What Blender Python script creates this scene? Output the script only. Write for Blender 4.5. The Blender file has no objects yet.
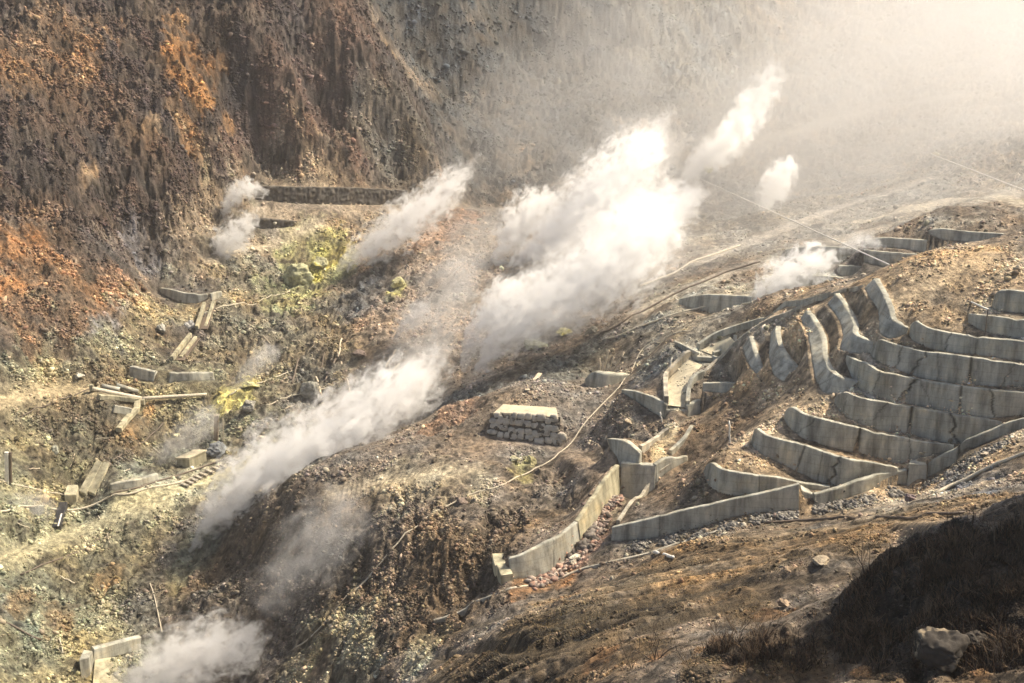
import bpy, bmesh, math, random
import numpy as np
from mathutils import Vector, Matrix

random.seed(7)
RNG = np.random.default_rng(11)
R = math.radians
scene = bpy.context.scene
COL = scene.collection

# ------------------------------------------------------------------ camera
F = 1236.0            # focal length in picture widths * 1024
PITCH = R(18.0)
CP, SP = math.cos(PITCH), math.sin(PITCH)
CAMZ = 100.0          # everything below is measured from the camera, then lifted by this
cam_d = bpy.data.cameras.new('camera')
cam_d.sensor_width = 36.0
cam_d.lens = 36.0 * F / 1024.0
cam_d.clip_start = 0.5
cam_d.clip_end = 4000.0
cam = bpy.data.objects.new('camera', cam_d)
COL.objects.link(cam)
cam.location = (0, 0, CAMZ)
cam.rotation_euler = (math.pi / 2 - PITCH, 0, 0)
scene.camera = cam


def slope(v):
    cy = (341.5 - v) / F
    return (-SP + cy * CP) / (CP + cy * SP)


def pt(u, v, y):
    """point seen at (u, v) that lies y metres ahead; z measured from the camera"""
    cy = (341.5 - v) / F
    k = y / (CP + cy * SP)
    return np.array([(u - 512.0) / F * k, y, k * (-SP + cy * CP)])


# ------------------------------------------------------------------ noise
_T = RNG.random((256, 256)).astype(np.float32)


def vnoise(x, y):
    xi = np.floor(x).astype(np.int32)
    yi = np.floor(y).astype(np.int32)
    fx = (x - xi).astype(np.float32)
    fy = (y - yi).astype(np.float32)
    fx = fx * fx * (3 - 2 * fx)
    fy = fy * fy * (3 - 2 * fy)
    x0, x1, y0, y1 = xi & 255, (xi + 1) & 255, yi & 255, (yi + 1) & 255
    a = _T[x0, y0]
    b = _T[x1, y0]
    c = _T[x0, y1]
    d = _T[x1, y1]
    a = a + (b - a) * fx
    c = c + (d - c) * fx
    return (a + (c - a) * fy) * 2 - 1


def fbm(x, y, octv=5, gain=0.5, ridged=False):
    s = np.zeros(np.broadcast(x, y).shape, np.float32)
    amp = 1.0
    c, n = math.cos(0.6), math.sin(0.6)
    for o in range(octv):
        v = vnoise(x + 17.3 * o, y - 9.1 * o)
        if ridged:
            v = 1 - 2 * np.abs(v)
        s += amp * v
        amp *= gain
        x, y = (x * c - y * n) * 2.03, (x * n + y * c) * 2.03
    return s


# ------------------------------------------------------------------ retaining walls: top (u, v), foot (u, v), distance of the foot
# written from left to right as one faces the wall; cracks are (u at the top, u at the foot, half width m, jag m)
WALLS = [
 ('T1', 'short round-ended concrete wall, uppermost of the stepped walls at the right edge', .4,
  '993,301,992,306,107.4;996,293,995,310,106.7;1008,290.5,1007,312,106.3;1024,292,1024,313,106;1060,296,1060,317,105', ''),
 ('T2', 'concrete wall just below the short round-ended wall, left end sinking into brown soil', .4,
  '968,314,968,323,106.6;984,315.5,983,331,105.2;1002,317.5,1001,335.5,104.5;1024,320,1024,339,103.8;1060,325,1060,345,103', ''),
 ('T3', 'curved concrete retaining wall starting beside the notch, two levels below the short round-ended wall', .42,
  '910,326,909,336,106.9;916,321.5,915,342,105.7;928,328,927,347.5,105.4;950,333,949,352,104.7;977,337,976,355,103.8;1024,342,1024,361,102.7;1060,347,1060,367,102',
  '951,948,.045,.16;977,976.5,.03,.02'),
 ('T4', 'long curved concrete retaining wall with a straight dark joint, third level below the notch', .42,
  '872,347,869,353,107.4;880,340,878,362,105.7;896,345,895,369,105.2;917,350,916,376.5,104.6;944,354,943,381.5,103.6;969,357.5,968,385,102.7;1024,364.6,1024,388,101.4;1060,370,1060,394,100.5',
  '902,896,.03,.12;924.5,914,.06,.2;938,938,.015,.1;971.5,970,.08,.02;1015,1001,.03,.12'),
 ('T5', 'long curved concrete retaining wall split by a wide black diagonal crack', .42,
  '846,355,845,361,108;854,360,852,378,106.7;864,363,862,391,105.2;880,372,879,398,104;896,375,895,402,103.7;919,380,918,406,103.5;944,384,943,411,102.6;961,386.5,960,414,102;990,390,990,418,101.1;1012,392,1012,416,100.6;1030,393.5,1030,416,100.2;1060,397,1060,418,99.6',
  '878,874,.035,.1;915,897,.11,.3;921,932,.015,.1;961.5,960,.06,.02;989,995,.06,.25'),
 ('T6', 'curved concrete wall with a long hairline crack, ending at the climbing channel wall', .42,
  '835,397,834,404,104.9;843,393,842,414,103.6;861,398.5,860,424,102.9;884,402.6,883,431,102.7;912,407.4,911,435,102.5;941,412.5,941,442,101.6;960,416,960,444,101;985,419.5,985,436,100.6;1002,422,1002,428,100.4',
  '848,843,.025,.08;889,859,.035,.3;912.3,909.5,.1,.03;953,957,.07,.2'),
 ('T7', 'curved concrete wall with one wide black upright joint, third from the lowest curved wall', .42,
  '786,411,783,418,105;790,407.4,787,425,104.2;804.6,414.6,799,436,103;828.7,421,826,446,102.1;861,429,860,454,101.7;884,434.8,884,460,101.4;900,437.5,899.5,464,101.2;920,442,920,458,100.8;954,446,954,451,100.2',
  '816,801,.025,.12;860.5,857,.13,.03;910,909,.03,.1'),
 ('T8', 'curved concrete wall with a ragged black crack, just above the lowest curved wall', .42,
  '753,434,750.6,441,103.6;754.8,429,753,447,103;764,434.8,760,453,102.2;784,441,781,464,101.4;804.6,446,802,474,100.6;828,454,826,484,99.6;845,459,844,487,99;866,462,866,484,99.3;898,468,898,474,99.9',
  '804.6,799,.05,.03;823,820,.02,.05;841,830,.09,.25'),
 ('T9', 'lowest curved concrete retaining wall with a rounded left end, directly above the straight front wall', .42,
  '705,467,703,472,101.5;709.6,463,706,482,100.5;721,469.5,717,492,98.8;737,473,735,496,98.2;760,476,760,494.5,98;782,478.7,782,491,98.1;800,483,800,489,98.4;830,487,830,491,98.5',
  '759.5,759,.035,.02'),
 ('L1', 'S-shaped concrete retaining wall running away from the notch, innermost of the side walls left of the brown slope', .55,
  '874,278.5,864,288,116;878,286,870,298,113.8;883,294.5,877,309,111.5;888,307,879,322,109.3;893,320,881,334,107.5;901,324.5,889,338.5,106.8;909,327,907,334,106.8', '893,884,.03,.03'),
 ('L2', 'bent concrete retaining wall running away up to the pale curb, second of the side walls', .55,
  '835,293.7,827,304,117.3;842,303,834,312,115.8;848,312,839,320,114.5;853,323.5,842.5,334,112;856,335.6,844.5,352,108.5;866,340,857,353.5,107.6;876,343.5,871,353,107.3', ''),
 ('L3', 'long S-shaped concrete retaining wall, third of the side walls, with its top edge lit pale', .55,
  '806,310,800,319,118;814,322,806,330,115.7;820.7,336.4,809.5,343,113.4;823,357,813,366,110;828.7,368.6,817.5,384,107.9;840,377.5,829,394,105.8;859,382,846,391,105.4', '836,829,.03,.05'),
 ('L4', 'crescent concrete retaining wall, fourth of the side walls, closing off a flat sandy bed', .55,
  '776,326,771,333,123;775.6,333,769,347,120;780,349,770,362,117;791.7,363.8,775,376,114.5;804,377,787,383,112.5', ''),
 ('L5', 'short crescent concrete retaining wall, farthest left of the side walls next to the flume', .55,
  '749,336.4,742.5,347,124;753,351,747,360,121;762,372,757,376,117.5;774,383,766,386,115', ''),
 ('F1', 'long straight concrete front wall above dark rubble, at the foot of the stepped walls', .42,
  '612,528,611,541,98.9;632,523.5,630,540,98.5;653,518.5,653,538,98.1;688.6,509,688,530,97.5;703,506,703,527,97.3;730,500.4,730,518,97;764,493,764,513,96.8;799,484.5,799,510,96.7', '660,660,.015,.05'),
 ('F2', 'straight concrete wall between the square block and the broken pier, tilted up to the right', .42,
  '814.5,494.8,815,507,97.1;843,486.7,843,499.6,97.8;864,478.5,864,492.5,98.4;890,473,890,485,99.6;907,470,907,485,99.9', ''),
 ('F3', 'narrow concrete channel wall climbing to the right edge of the hillside beside the dark rubble', .4,
  '927,463,927,478,100.2;945,453.5,945,469,99.6;957.5,447,957.5,461,99.2;961,443.5,961,454,99;975,437,975,447.5,98.5;990,431,990,441,98.2;1003,425,1003,436,97.9;1024,418.7,1024,428,97.2;1060,405,1060,416,96', '958.8,958.8,.08,.02'),
 ('B1', 'farthest low concrete wall on the hazy upper terraces behind the brown ridge', .42,
  '929,230.5,929,233.5,153;940,229,940,238.5,152.5;960.7,231,960,241.5,152;980,232.5,980,243,151;1003,234,1003,241.6,150', ''),
 ('B2', 'hazy concrete wall second from the back on the upper terraces behind the brown ridge', .42,
  '864,240,864,246.4,155;885,238,885,247.5,154;904,239,904,249,153.5;930,240.5,930,254,152.5;955,242.5,955,256.5,151.5;982,244.5,982,252,150', ''),
 ('B3', 'hazy concrete wall on the upper terraces, third from back, cut off by brown ridge', .42,
  '864,250,864,262,152.5;885,252,885,267,151.5;904,253.6,904,270,151;930,255.5,930,269,150.3;954,257,954,264,149', ''),
 ('B4', 'low hazy concrete wall, frontmost on the upper terraces, under the long pale streak', .42,
  '838,265.6,838,276,154;855,266.5,855,277.5,153.5;872,268,872,277,153;900,270,900,274,152', ''),
 ('B5', 'long hazy grey concrete wall behind the leaning steam wisp on the upper terraces', .42,
  '785,249,785,261,168;800,247.3,800,262,167;817,246,817,263,166;840,247,840,263.5,165;864,249.5,864,262,164', ''),
 ('B6', 'hazy concrete wall half covered by the leaning steam wisp near the pale curb', .42,
  '780,276,780,287,153;798,274.5,798,289,152;815,275.5,815,289,151;843,277.7,843,287,150', ''),
 ('B8', 'broad hazy concrete wall standing alone left of the leaning steam wisp', .42,
  '679,299,679,304,153;703,295,701,311,150;720,295,719,315,149;737,296,735,313,148.5;752,297,752,305,148', ''),
 ('K1', 'dark concrete check wall with a curved top at the head of the left stream bed', .42,
  '160,288,160,293,193;172,290,172,299,191;184,293,185,303.5,190;198,294,198,303,190;208,294.5,208,299,190.5', ''),
 ('K1b', 'stub of concrete wall right of the gap at the head of the left stream bed', .42,
  '211,294,212,301,190.5;222,290.5,222,296,193', ''),
 ('K2', 'short tilted concrete block wall left of the dark gap in the left stream bed', .6,
  '130,366.7,127,378,166;143,369.5,141,380,165;155,372,153,382,164.5', ''),
 ('K3', 'grey concrete check wall right of the dark gap in the left stream bed', .6,
  '171,373,168,383,165;188,373,188,381,165.5;213,373,215,380,167', ''),
 ('G', 'grey concrete wall with orange-stained foot at the mouth of the rubble channel', .42,
  '509,559,511,579,96.3;517,557,518,578.5,96.4;535,549,537,577.5,97;548,542,550,572,97.8;560.6,535.5,561,565,98.8;578,522,580,543,101', '553,552,.03,.06'),
 ('G2', 'pale sunlit concrete wall on the left side of the rubble channel, above the orange-stained wall', .42,
  '578,521.5,580.5,542,101;593,499,598,522,103.5;606,480,611,502,106;619,465,620,494,109', ''),
 ('M1', 'long dark masonry wall at the foot of the brown cliff', .7,
  '254,187.5,254,199,223;263,186.5,263,200,223.5;285,186.5,285,202.5,224;303,187,303,204,225;340,187.5,340,204.5,228;375,189,375,205,231;408,190.5,408,204.5,234', ''),
 ('M2', 'short dark wall in front of the long masonry wall', .6,
  '252,219.5,252,226,217;262,218.5,262,228.5,217;278,219.5,278,228,217.5;297,221.5,296,226,218.5', ''),
 ('S1', 'grey concrete block wall standing on the hillside under the bare white poles', .9,
  '585,379,585,386,141;590,374,590,388,140.5;602,373.5,603,389,139.5;618,374,618,386,140;630,375,631,379,141', ''),
 ('DB1', 'left wing wall of the upper check dam in the concrete channel', .42,
  '621,390,622,393,126;632,391,634,400,124.5;644,394.5,646,408,123;656,399,658,415,121.5;666,404.5,665,419,120.8', ''),
 ('DB2', 'right wing wall of the upper check dam in the concrete channel', .42,
  '687,405.5,687.5,419,120.8;698,400.5,698,414.5,121.5;711,398.5,711,410.5,122.5;730,397.5,730,404,123', ''),
 ('DC1', 'left wing wall of the middle check dam, dark and sloping down to the spillway', .6,
  '607,439,610,449,113.5;616,440,617,458,112;624,441.5,623,472,110.8;633,447.5,631,482,110;639,453,637,488,109.6', ''),
 ('DC2', 'dark spillway face of the middle check dam above the rubble channel', .7,
  '621,463,620,497,109.5;630,463.5,629,499,109.2;640,464.5,640,499,109.2;656,465.5,655,489,109.4', ''),
 ('DC3', 'right wing wall of the middle check dam', .42,
  '656,464.5,656,484,109.6;665,459,665,474,110.3;676,457.5,676,467,111;688,456.5,688,461,111.8', ''),
 ('R1', 'low hazy concrete wall on the bed right of the concrete flume', .42,
  '703,383.5,703,391,122;725,383,725,393,121.5;751,383.5,751,392,121', ''),
 ('DA1', 'tilted left wing of the small dam at the top of the concrete flume', .3,
  '674,341,675,344,134;686,347,687,354,132;698,353,698,362,130.5', ''),
 ('DA2', 'low right wing of the small dam at the top of the concrete flume', .3,
  '712,356,712,363,130;726,358.5,726,364,129.5;742,361,742,364,129', ''),
 ('GB', 'x', .3,
  '493,413,486,434,128.5;510,414,507,438,127.8;530,415,530,441.5,127.4;557,417,563,446,127', ''),
 ('E1', 'dark low concrete wall along the upper edge of the yellow bank', .6,
  '110,485,111,490,139.5;126,481.5,127,489,140;142,479,143,485,141;158,474,159,480,143', ''),
]

WALL_FEET = np.array([[float(r.split(',')[i]) for i in (2, 3, 4)] for w in WALLS for r in w[3].split(';')])

# ------------------------------------------------------------------ large landform
CTRL = """
-120 -110 228;0 -110 243;100 -110 258;200 -110 268;300 -110 278;450 -100 345;600 -100 400;800 -110 480;1000 -110 520;1150 -110 540
-120 0 212;0 0 224;100 0 235;200 0 246;300 0 256;345 20 258;400 20 325;480 20 350;600 20 370;700 40 380;800 20 420;900 40 390;1000 0 420;1150 0 450
-120 100 183;0 100 198;50 50 215;100 100 213;150 50 227;200 100 224;250 50 237;300 100 236;340 60 246;385 100 247;420 130 246;440 100 300;470 120 305;520 110 300;600 90 325;700 100 325;800 100 332;900 120 300;1000 80 320;1150 100 290
50 150 198;150 150 211;250 150 227;340 140 237;400 150 244;430 160 246
-120 200 172;0 205 184;120 185 205;200 180 217;260 178 232;330 176 240;400 180 243;450 170 256;520 180 262;600 170 262;700 180 258;800 180 258;900 180 232;1000 150 240;1000 195 195;1150 200 160
20 240 177;110 250 188;165 255 198;225 235 210;320 212 222;400 211 230;450 210 236;540 230 222;640 240 205;720 240 195;800 230 195;870 225 185;960 215 172
60 300 167;-120 300 152;140 300 181;200 280 197;300 250 215;380 260 208;300 310 192;400 300 190;480 290 188;560 260 200;620 300 170;690 275 172;760 260 170
100 350 165;20 360 155;200 340 180;300 350 176;380 350 170;350 385 165;250 400 162;430 340 172;500 345 163;560 338 161;650 328 150;700 312 148
20 410 149;60 393 157;100 400 156;150 430 156;200 400 163;250 430 156;200 480 145;20 500 134;100 500 139;-120 400 132;-120 500 116
330 440 150;430 395 155;470 405 144;250 490 141;190 555 130;130 622 119.5;160 590 124
100 560 127;50 600 118;30 660 108;100 640 114;-120 683 92;-120 800 78;100 800 88;160 683 110
441 415 139;480 405 134;539 380 137;590 385 138;528 410 131;528 442 127;600 430 124;640 360 140;500 385 146
340 490 121;300 505 121;260 520 125;420 480 118;500 470 119;560 500 111;560 530 105;600 470 116;500 550 101
330 560 113;430 560 104;250 560 124;200 600 119;300 640 107;330 620 105;430 610 97;400 650 94;480 590 99;240 650 111;300 760 92
520 588 96.5;600 545 101;590 520 104;628 500 108;640 470 111;665 440 115.6;680 410 120;700 378 124;740 345 125;660 390 128;620 410 128
650 490 108;690 440 113;720 430 113;740 400 117;690 500 101
735 335 126;770 320 123;800 312 120.5;824 300 119
750 320 132;780 310 128;820 290 127;860 280 123
780 285 152;840 270 152;912 262 150;950 240 152;1000 235 150;930 250 150;860 255 158
864 288 116;900 285 112;950 267 113;1000 245 117;1024 232 120;930 300 110;990 285 110;1150 300 98
916 321 107.5;970 325 106.3;1024 339 103.8;1024 361 102.7;950 352 104.7;880 362 105.7;944 381 103.6;1024 388 101.4;864 391 105.2;944 411 102.6;990 418 101.1;861 424 102.9;912 435 102.5
798 436 103;860 454 101.7;781 464 101.4;826 484 99.6;735 496 98.2;760 494 98;706 482 100.5
844 352 108.5;839 320 114.5;813 366 110;806 330 115.7;817 384 107.9;786 383 112.5;770 362 117;769 347 120;757 376 117.5;742 347 124
800 400 108;770 410 109;740 440 107
630 542 98.5;700 528 98;800 510 97.3;880 488 99;930 478 99.5;960 456 98.8;1024 428 97
440 628 94.5;555 588 95;650 557 95;740 522 95.5;860 505 94;950 486 92;1024 455 90;1150 420 84
600 640 67;500 660 69;450 690 70;550 605 82;650 570 86;700 600 69;750 570 76;800 560 70;850 530 82;940 505 82;1024 490 80;700 540 91
750 630 60;800 600 64;680 640 60;600 683 57;600 800 44;400 720 72;450 800 60
1000 535 50;1024 527 50;1080 520 50;930 557 51;880 575 53;845 600 54;960 590 47.5;900 620 49;1024 590 46.5;1000 650 43.5;900 660 46;1000 683 41;1024 683 40;850 640 50;850 683 44;760 660 50;700 655 53;700 683 49;1000 800 33;800 800 38;1150 540 47;1150 683 38;1150 800 31
960 515 76;1024 505 74;890 555 68
"""
ctrl = np.array([[float(a) for a in s.split()] for s in CTRL.replace('\n', ';').split(';') if s.strip()])
ctrl = np.r_[ctrl, WALL_FEET]
CPNT = np.array([pt(*c) for c in ctrl])
cx, cl, cs = CPNT[:, 0] / CPNT[:, 1], np.log(CPNT[:, 1]), CPNT[:, 2] / CPNT[:, 1]


def tps(r2):
    return np.where(r2 > 1e-12, r2 * np.log(np.maximum(r2, 1e-12)), 0.0)


n = len(ctrl)
A = np.zeros((n + 3, n + 3))
A[:n, :n] = tps((cx[:, None] - cx) ** 2 + (cl[:, None] - cl) ** 2) + np.eye(n) * 1.5e-4
A[:n, n:] = np.c_[np.ones(n), cx, cl]
A[n:, :n] = A[:n, n:].T
W = np.linalg.solve(A, np.r_[cs, 0, 0, 0])

NT, NL = 1240, 1960
T0, T1 = -0.58, 0.58
tt = np.linspace(T0, T1, NT)
# rows: geometric spacing, denser between 85 and 260 m
_k = np.linspace(math.log(19), math.log(620), 4000)
_w = 0.55 + 0.7 * np.exp(-((_k - math.log(130)) / 0.45) ** 2) + 1.9 * np.exp(-((_k - math.log(102.5)) / 0.06) ** 2) + 1.0 * np.exp(-((_k - math.log(72)) / 0.25) ** 2) + 0.35 * np.exp(-((_k - math.log(230)) / 0.2) ** 2)
_c = np.r_[0, np.cumsum((_w[1:] + _w[:-1]) / 2)]
ll = np.interp(np.linspace(0, _c[-1], NL), _c, _k)
yy = np.exp(ll)
# coarse evaluation, then bilinear
ct = np.linspace(T0, T1, 240)
clg = np.linspace(ll[0], ll[-1], 320)
CT, CLG = np.meshgrid(ct, clg)
S = np.full(CT.shape, W[n]) + W[n + 1] * CT + W[n + 2] * CLG
for i in range(n):
    S += W[i] * tps((CT - cx[i]) ** 2 + (CLG - cl[i]) ** 2)


def bil(Z, fx, fy):
    ix = np.clip(np.floor(fx).astype(int), 0, Z.shape[1] - 2)
    iy = np.clip(np.floor(fy).astype(int), 0, Z.shape[0] - 2)
    a = np.clip(fx - ix, 0, 1)
    b = np.clip(fy - iy, 0, 1)
    return (Z[iy, ix] * (1 - a) + Z[iy, ix + 1] * a) * (1 - b) + (Z[iy + 1, ix] * (1 - a) + Z[iy + 1, ix + 1] * a) * b


TT, LL = np.meshgrid(tt, ll)
YY = np.exp(LL)
XX = TT * YY
H = bil(S, (TT - T0) / (T1 - T0) * 239, (LL - ll[0]) / (ll[-1] - ll[0]) * 319) * YY

# unseen steep rise, added right of the dark mound to shade it
_q = np.clip((TT - .475) / .075, 0, 1)
H = H + 21 * _q * _q * (3 - 2 * _q) * np.exp(-((YY - 55) / 5.8) ** 4)


def hgt(x, y):
    t = x / y
    l = np.log(y)
    return bil(H, (t - T0) / (T1 - T0) * (NT - 1), np.interp(l, ll, np.arange(NL)))


_ys = np.exp(np.linspace(math.log(20), math.log(600), 3000))


def ground(u, v, up=0.0):
    """first point of the ground on the line of sight through (u, v)"""
    cy = (341.5 - v) / F
    k = _ys / (CP + cy * SP)
    x = (u - 512.0) / F * k
    z = k * (-SP + cy * CP)
    hit = np.nonzero(z <= hgt(x, _ys) + 1e-3)[0]
    i = hit[0] if len(hit) else len(_ys) - 1
    return np.array([x[i], _ys[i], hgt(x[i:i + 1], _ys[i:i + 1])[0] + up])


def to_px(p):
    d = p[1] * CP - p[2] * SP
    return 512 + F * p[0] / d, 341.5 - F * (p[1] * SP + p[2] * CP) / d


def V(p):
    return Vector((float(p[0]), float(p[1]), float(p[2]) + CAMZ))


def resample(P, step):
    seg = np.r_[0, np.cumsum(np.linalg.norm(np.diff(P[:, :2], axis=0), axis=1))]
    n_ = max(3, int(seg[-1] / step) + 1)
    s = np.linspace(0, seg[-1], n_)
    # smooth (monotone-ish cubic through the points)
    out = np.empty((n_, P.shape[1]))
    for c in range(P.shape[1]):
        y = P[:, c]
        m = np.gradient(y, seg) if len(seg) > 2 else np.full(len(seg), (y[-1] - y[0]) / seg[-1])
        i = np.clip(np.searchsorted(seg, s, side='right') - 1, 0, len(seg) - 2)
        h = seg[i + 1] - seg[i]
        q = (s - seg[i]) / h
        out[:, c] = ((1 + 2 * q) * (1 - q) ** 2 * y[i] + q * (1 - q) ** 2 * h * m[i]
                     + q * q * (3 - 2 * q) * y[i + 1] + q * q * (q - 1) * h * m[i + 1])
    return s, out


WD = {}
for name, label, thick, data, cracks in WALLS:
    rows = np.array([[float(a) for a in r.split(',')] for r in data.split(';')])
    foot = np.array([pt(r[2], r[3], r[4]) for r in rows])
    top = []
    d = np.gradient(foot[:, :2], axis=0)
    nrm = np.c_[-d[:, 1], d[:, 0]]
    nrm /= np.linalg.norm(nrm, axis=1)[:, None]
    for r, f, nn in zip(rows, foot, nrm):
        # the front walls lean back a little, the side walls more
        y = r[4]
        for _ in range(4):
            t_ = pt(r[0], r[1], y)
            y = r[4] + (0.08 if name[0] in 'TF' else 0.2) * max(0.1, t_[2] - f[2]) * max(nn[1], -0.2)
        top.append(pt(r[0], r[1], y))
    step = 0.11 if rows[0, 4] < 130 else 0.2
    s, P = resample(np.c_[foot, np.array(top), rows[:, 0]], step)
    Fp, Tp, U = P[:, :3], P[:, 3:6], P[:, 6]
    d = np.gradient((Fp[:, :2] + Tp[:, :2]) / 2, axis=0)
    k = np.ones(9) / 9
    for c in (0, 1):
        d[:, c] = np.convolve(np.pad(d[:, c], 4, mode='edge'), k, mode='valid')
    N = np.c_[-d[:, 1], d[:, 0]]
    N /= np.linalg.norm(N, axis=1)[:, None] + 1e-9
    Tp[:, 2] = np.maximum(Tp[:, 2], Fp[:, 2] + 0.15)
    WD[name] = dict(label=label, thick=thick, s=s, foot=Fp, top=Tp, u=U, n=N, cracks=cracks)

# ------------------------------------------------------------------ fit the ground to the walls
MASK = np.zeros(H.shape, bool)
CORR = np.zeros(H.shape, np.float32)


def cells(x, y):
    i = np.rint((x / y - T0) / (T1 - T0) * (NT - 1)).astype(int)
    j = np.rint(np.interp(np.log(y), ll, np.arange(NL))).astype(int)
    ok = (i >= 0) & (i < NT) & (j >= 0) & (j < NL)
    return i, j, ok


def pin(x, y, z):
    i, j, ok = cells(x, y)
    i, j, z = i[ok], j[ok], z[ok]
    MASK[j, i] = True
    CORR[j, i] = z - H[j, i]


def densify(a, m=3):
    n_ = len(a)
    q = np.linspace(0, n_ - 1, n_ * m)
    return np.stack([np.interp(q, np.arange(n_), a[:, c]) for c in range(a.shape[1])], 1)


for pas in (0, 1):
    for nm, w in WD.items():
        if nm in ('DC2',) and pas == 1:
            pass
        f, t_, N = densify(w['foot']), densify(w['top']), densify(w['n'])
        far = f[:, 1].mean() > 130
        if pas == 0:
            for o in np.linspace(0, 3.2 if nm == 'GB' else .8 if far else .36, 18 if nm == 'GB' else 5):
                q = t_[:, :2] + N * (w['thick'] * .85 + o)
                pin(q[:, 0], q[:, 1], t_[:, 2] - (.12 if nm[0] == 'L' else .2))
        else:
            for o in np.linspace(0.0, 0.8 if far else 0.28, 5):
                q = f[:, :2] - N * o
                pin(q[:, 0], q[:, 1], f[:, 2])

# close one-cell gaps along each pinned strip
for _ in range(2):
    L_, R_ = np.roll(MASK, 1, 1), np.roll(MASK, -1, 1)
    gap = ~MASK & L_ & R_
    CORR[gap] = (np.roll(CORR + H, 1, 1)[gap] + np.roll(CORR + H, -1, 1)[gap]) / 2 - H[gap]
    MASK |= gap


def relax(mask, val, dt, dl, its, lam, init=None):
    c = np.where(mask, val, 0).astype(np.float32) if init is None else init.astype(np.float32).copy()
    c[mask] = val[mask]
    wt, wl = 1 / dt ** 2, 1 / dl ** 2
    inv = (1.0 / (2 * wt + 2 * wl + 1 / lam ** 2)).astype(np.float32)
    wt = np.float32(wt)
    wl = wl.astype(np.float32)
    for _ in range(its):
        nb = (wt * (c[1:-1, :-2] + c[1:-1, 2:]) + wl[1:-1] * (c[:-2, 1:-1] + c[2:, 1:-1])) * inv[1:-1]
        c[1:-1, 1:-1] = np.where(mask[1:-1, 1:-1], val[1:-1, 1:-1], nb)
    return c


dt_ = (T1 - T0) / (NT - 1)
dl_ = np.gradient(ll)[:, None]
LAM = 0.030
B4 = 4
hj, hi = NL // B4, NT // B4
mk = MASK[:hj * B4, :hi * B4].reshape(hj, B4, hi, B4)
vv = CORR[:hj * B4, :hi * B4].reshape(hj, B4, hi, B4)
cnt = mk.sum((1, 3))
cv = np.where(cnt > 0, (vv * mk).sum((1, 3)) / np.maximum(cnt, 1), 0)
c4 = relax(cnt > 0, cv, dt_ * B4, dl_[:hj * B4:B4] * B4, 300, LAM)
up_ = np.repeat(np.repeat(c4, B4, 0), B4, 1)
init = np.zeros(H.shape, np.float32)
init[:hj * B4, :hi * B4] = up_
CORR = relax(MASK, CORR, dt_, dl_, 90, LAM, init)
near4 = relax(cnt > 0, (cnt > 0).astype(np.float32), dt_ * B4, dl_[:hj * B4:B4] * B4, 120, 0.012)
NEAR = np.ones(H.shape, np.float32) * 0
NEAR[:hj * B4, :hi * B4] = np.repeat(np.repeat(near4, B4, 0), B4, 1)
NEAR = np.maximum(NEAR, MASK)
H = H + CORR
# ------------------------------------------------------------------ materials
def mat(name):
    m = bpy.data.materials.new(name)
    m.use_nodes = True
    nt = m.node_tree
    return m, nt, nt.nodes['Principled BSDF']


def nd(nt, kind, **kw):
    n_ = nt.nodes.new(kind)
    for k_, v_ in kw.items():
        if k_ in n_.inputs:
            n_.inputs[k_].default_value = v_
        else:
            setattr(n_, k_, v_)
    return n_


def noise(nt, vec, scale, detail=6.0, rough=0.6):
    n_ = nd(nt, 'ShaderNodeTexNoise', Scale=scale, Detail=detail, Roughness=rough)
    nt.links.new(vec, n_.inputs['Vector'])
    return n_.outputs['Fac']


def math_(nt, op, a, b=0.0, clamp=False):
    n_ = nt.nodes.new('ShaderNodeMath')
    n_.operation = op
    n_.use_clamp = clamp
    for i, x in enumerate((a, b)):
        if isinstance(x, (int, float)):
            n_.inputs[i].default_value = x
        else:
            nt.links.new(x, n_.inputs[i])
    return n_.outputs[0]


def maprange(nt, v, a, b, c, d):
    n_ = nd(nt, 'ShaderNodeMapRange')
    nt.links.new(v, n_.inputs[0])
    for i, x in enumerate((a, b, c, d)):
        n_.inputs[i + 1].default_value = x
    return n_.outputs[0]


def scale_col(nt, col, fac):
    n_ = nt.nodes.new('ShaderNodeVectorMath')
    n_.operation = 'SCALE'
    if isinstance(col, tuple):
        n_.inputs[0].default_value = col[:3]
    else:
        nt.links.new(col, n_.inputs[0])
    nt.links.new(fac, n_.inputs['Scale'])
    return n_.outputs[0]


def bump(nt, bsdf, h, strength, dist):
    b_ = nd(nt, 'ShaderNodeBump', Strength=strength, Distance=dist)
    nt.links.new(h, b_.inputs['Height'])
    nt.links.new(b_.outputs[0], bsdf.inputs['Normal'])


def earth_material(name, speck=0.9, b_strength=1.0, b_dist=0.4, rough=0.85):
    m, nt, bs = mat(name)
    at = nd(nt, 'ShaderNodeAttribute', attribute_name='albedo')
    pos = nd(nt, 'ShaderNodeNewGeometry').outputs['Position']
    n1 = noise(nt, pos, 1.7, 9, 0.72)
    n2 = noise(nt, pos, 0.21, 5, 0.6)
    f = math_(nt, 'MULTIPLY', maprange(nt, n1, .3, .7, 1 - speck * .8, 1 + speck * .85), maprange(nt, n2, .3, .7, .8, 1.2))
    nt.links.new(scale_col(nt, at.outputs['Color'], f), bs.inputs['Base Color'])
    bs.inputs['Roughness'].default_value = rough
    bs.inputs['Specular IOR Level'].default_value = 0.3
    bump(nt, bs, n1, b_strength, b_dist)
    return m


EARTH = earth_material('bare_earth')
STONE = earth_material('loose_stone', .55, .5, .08, .8)


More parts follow.
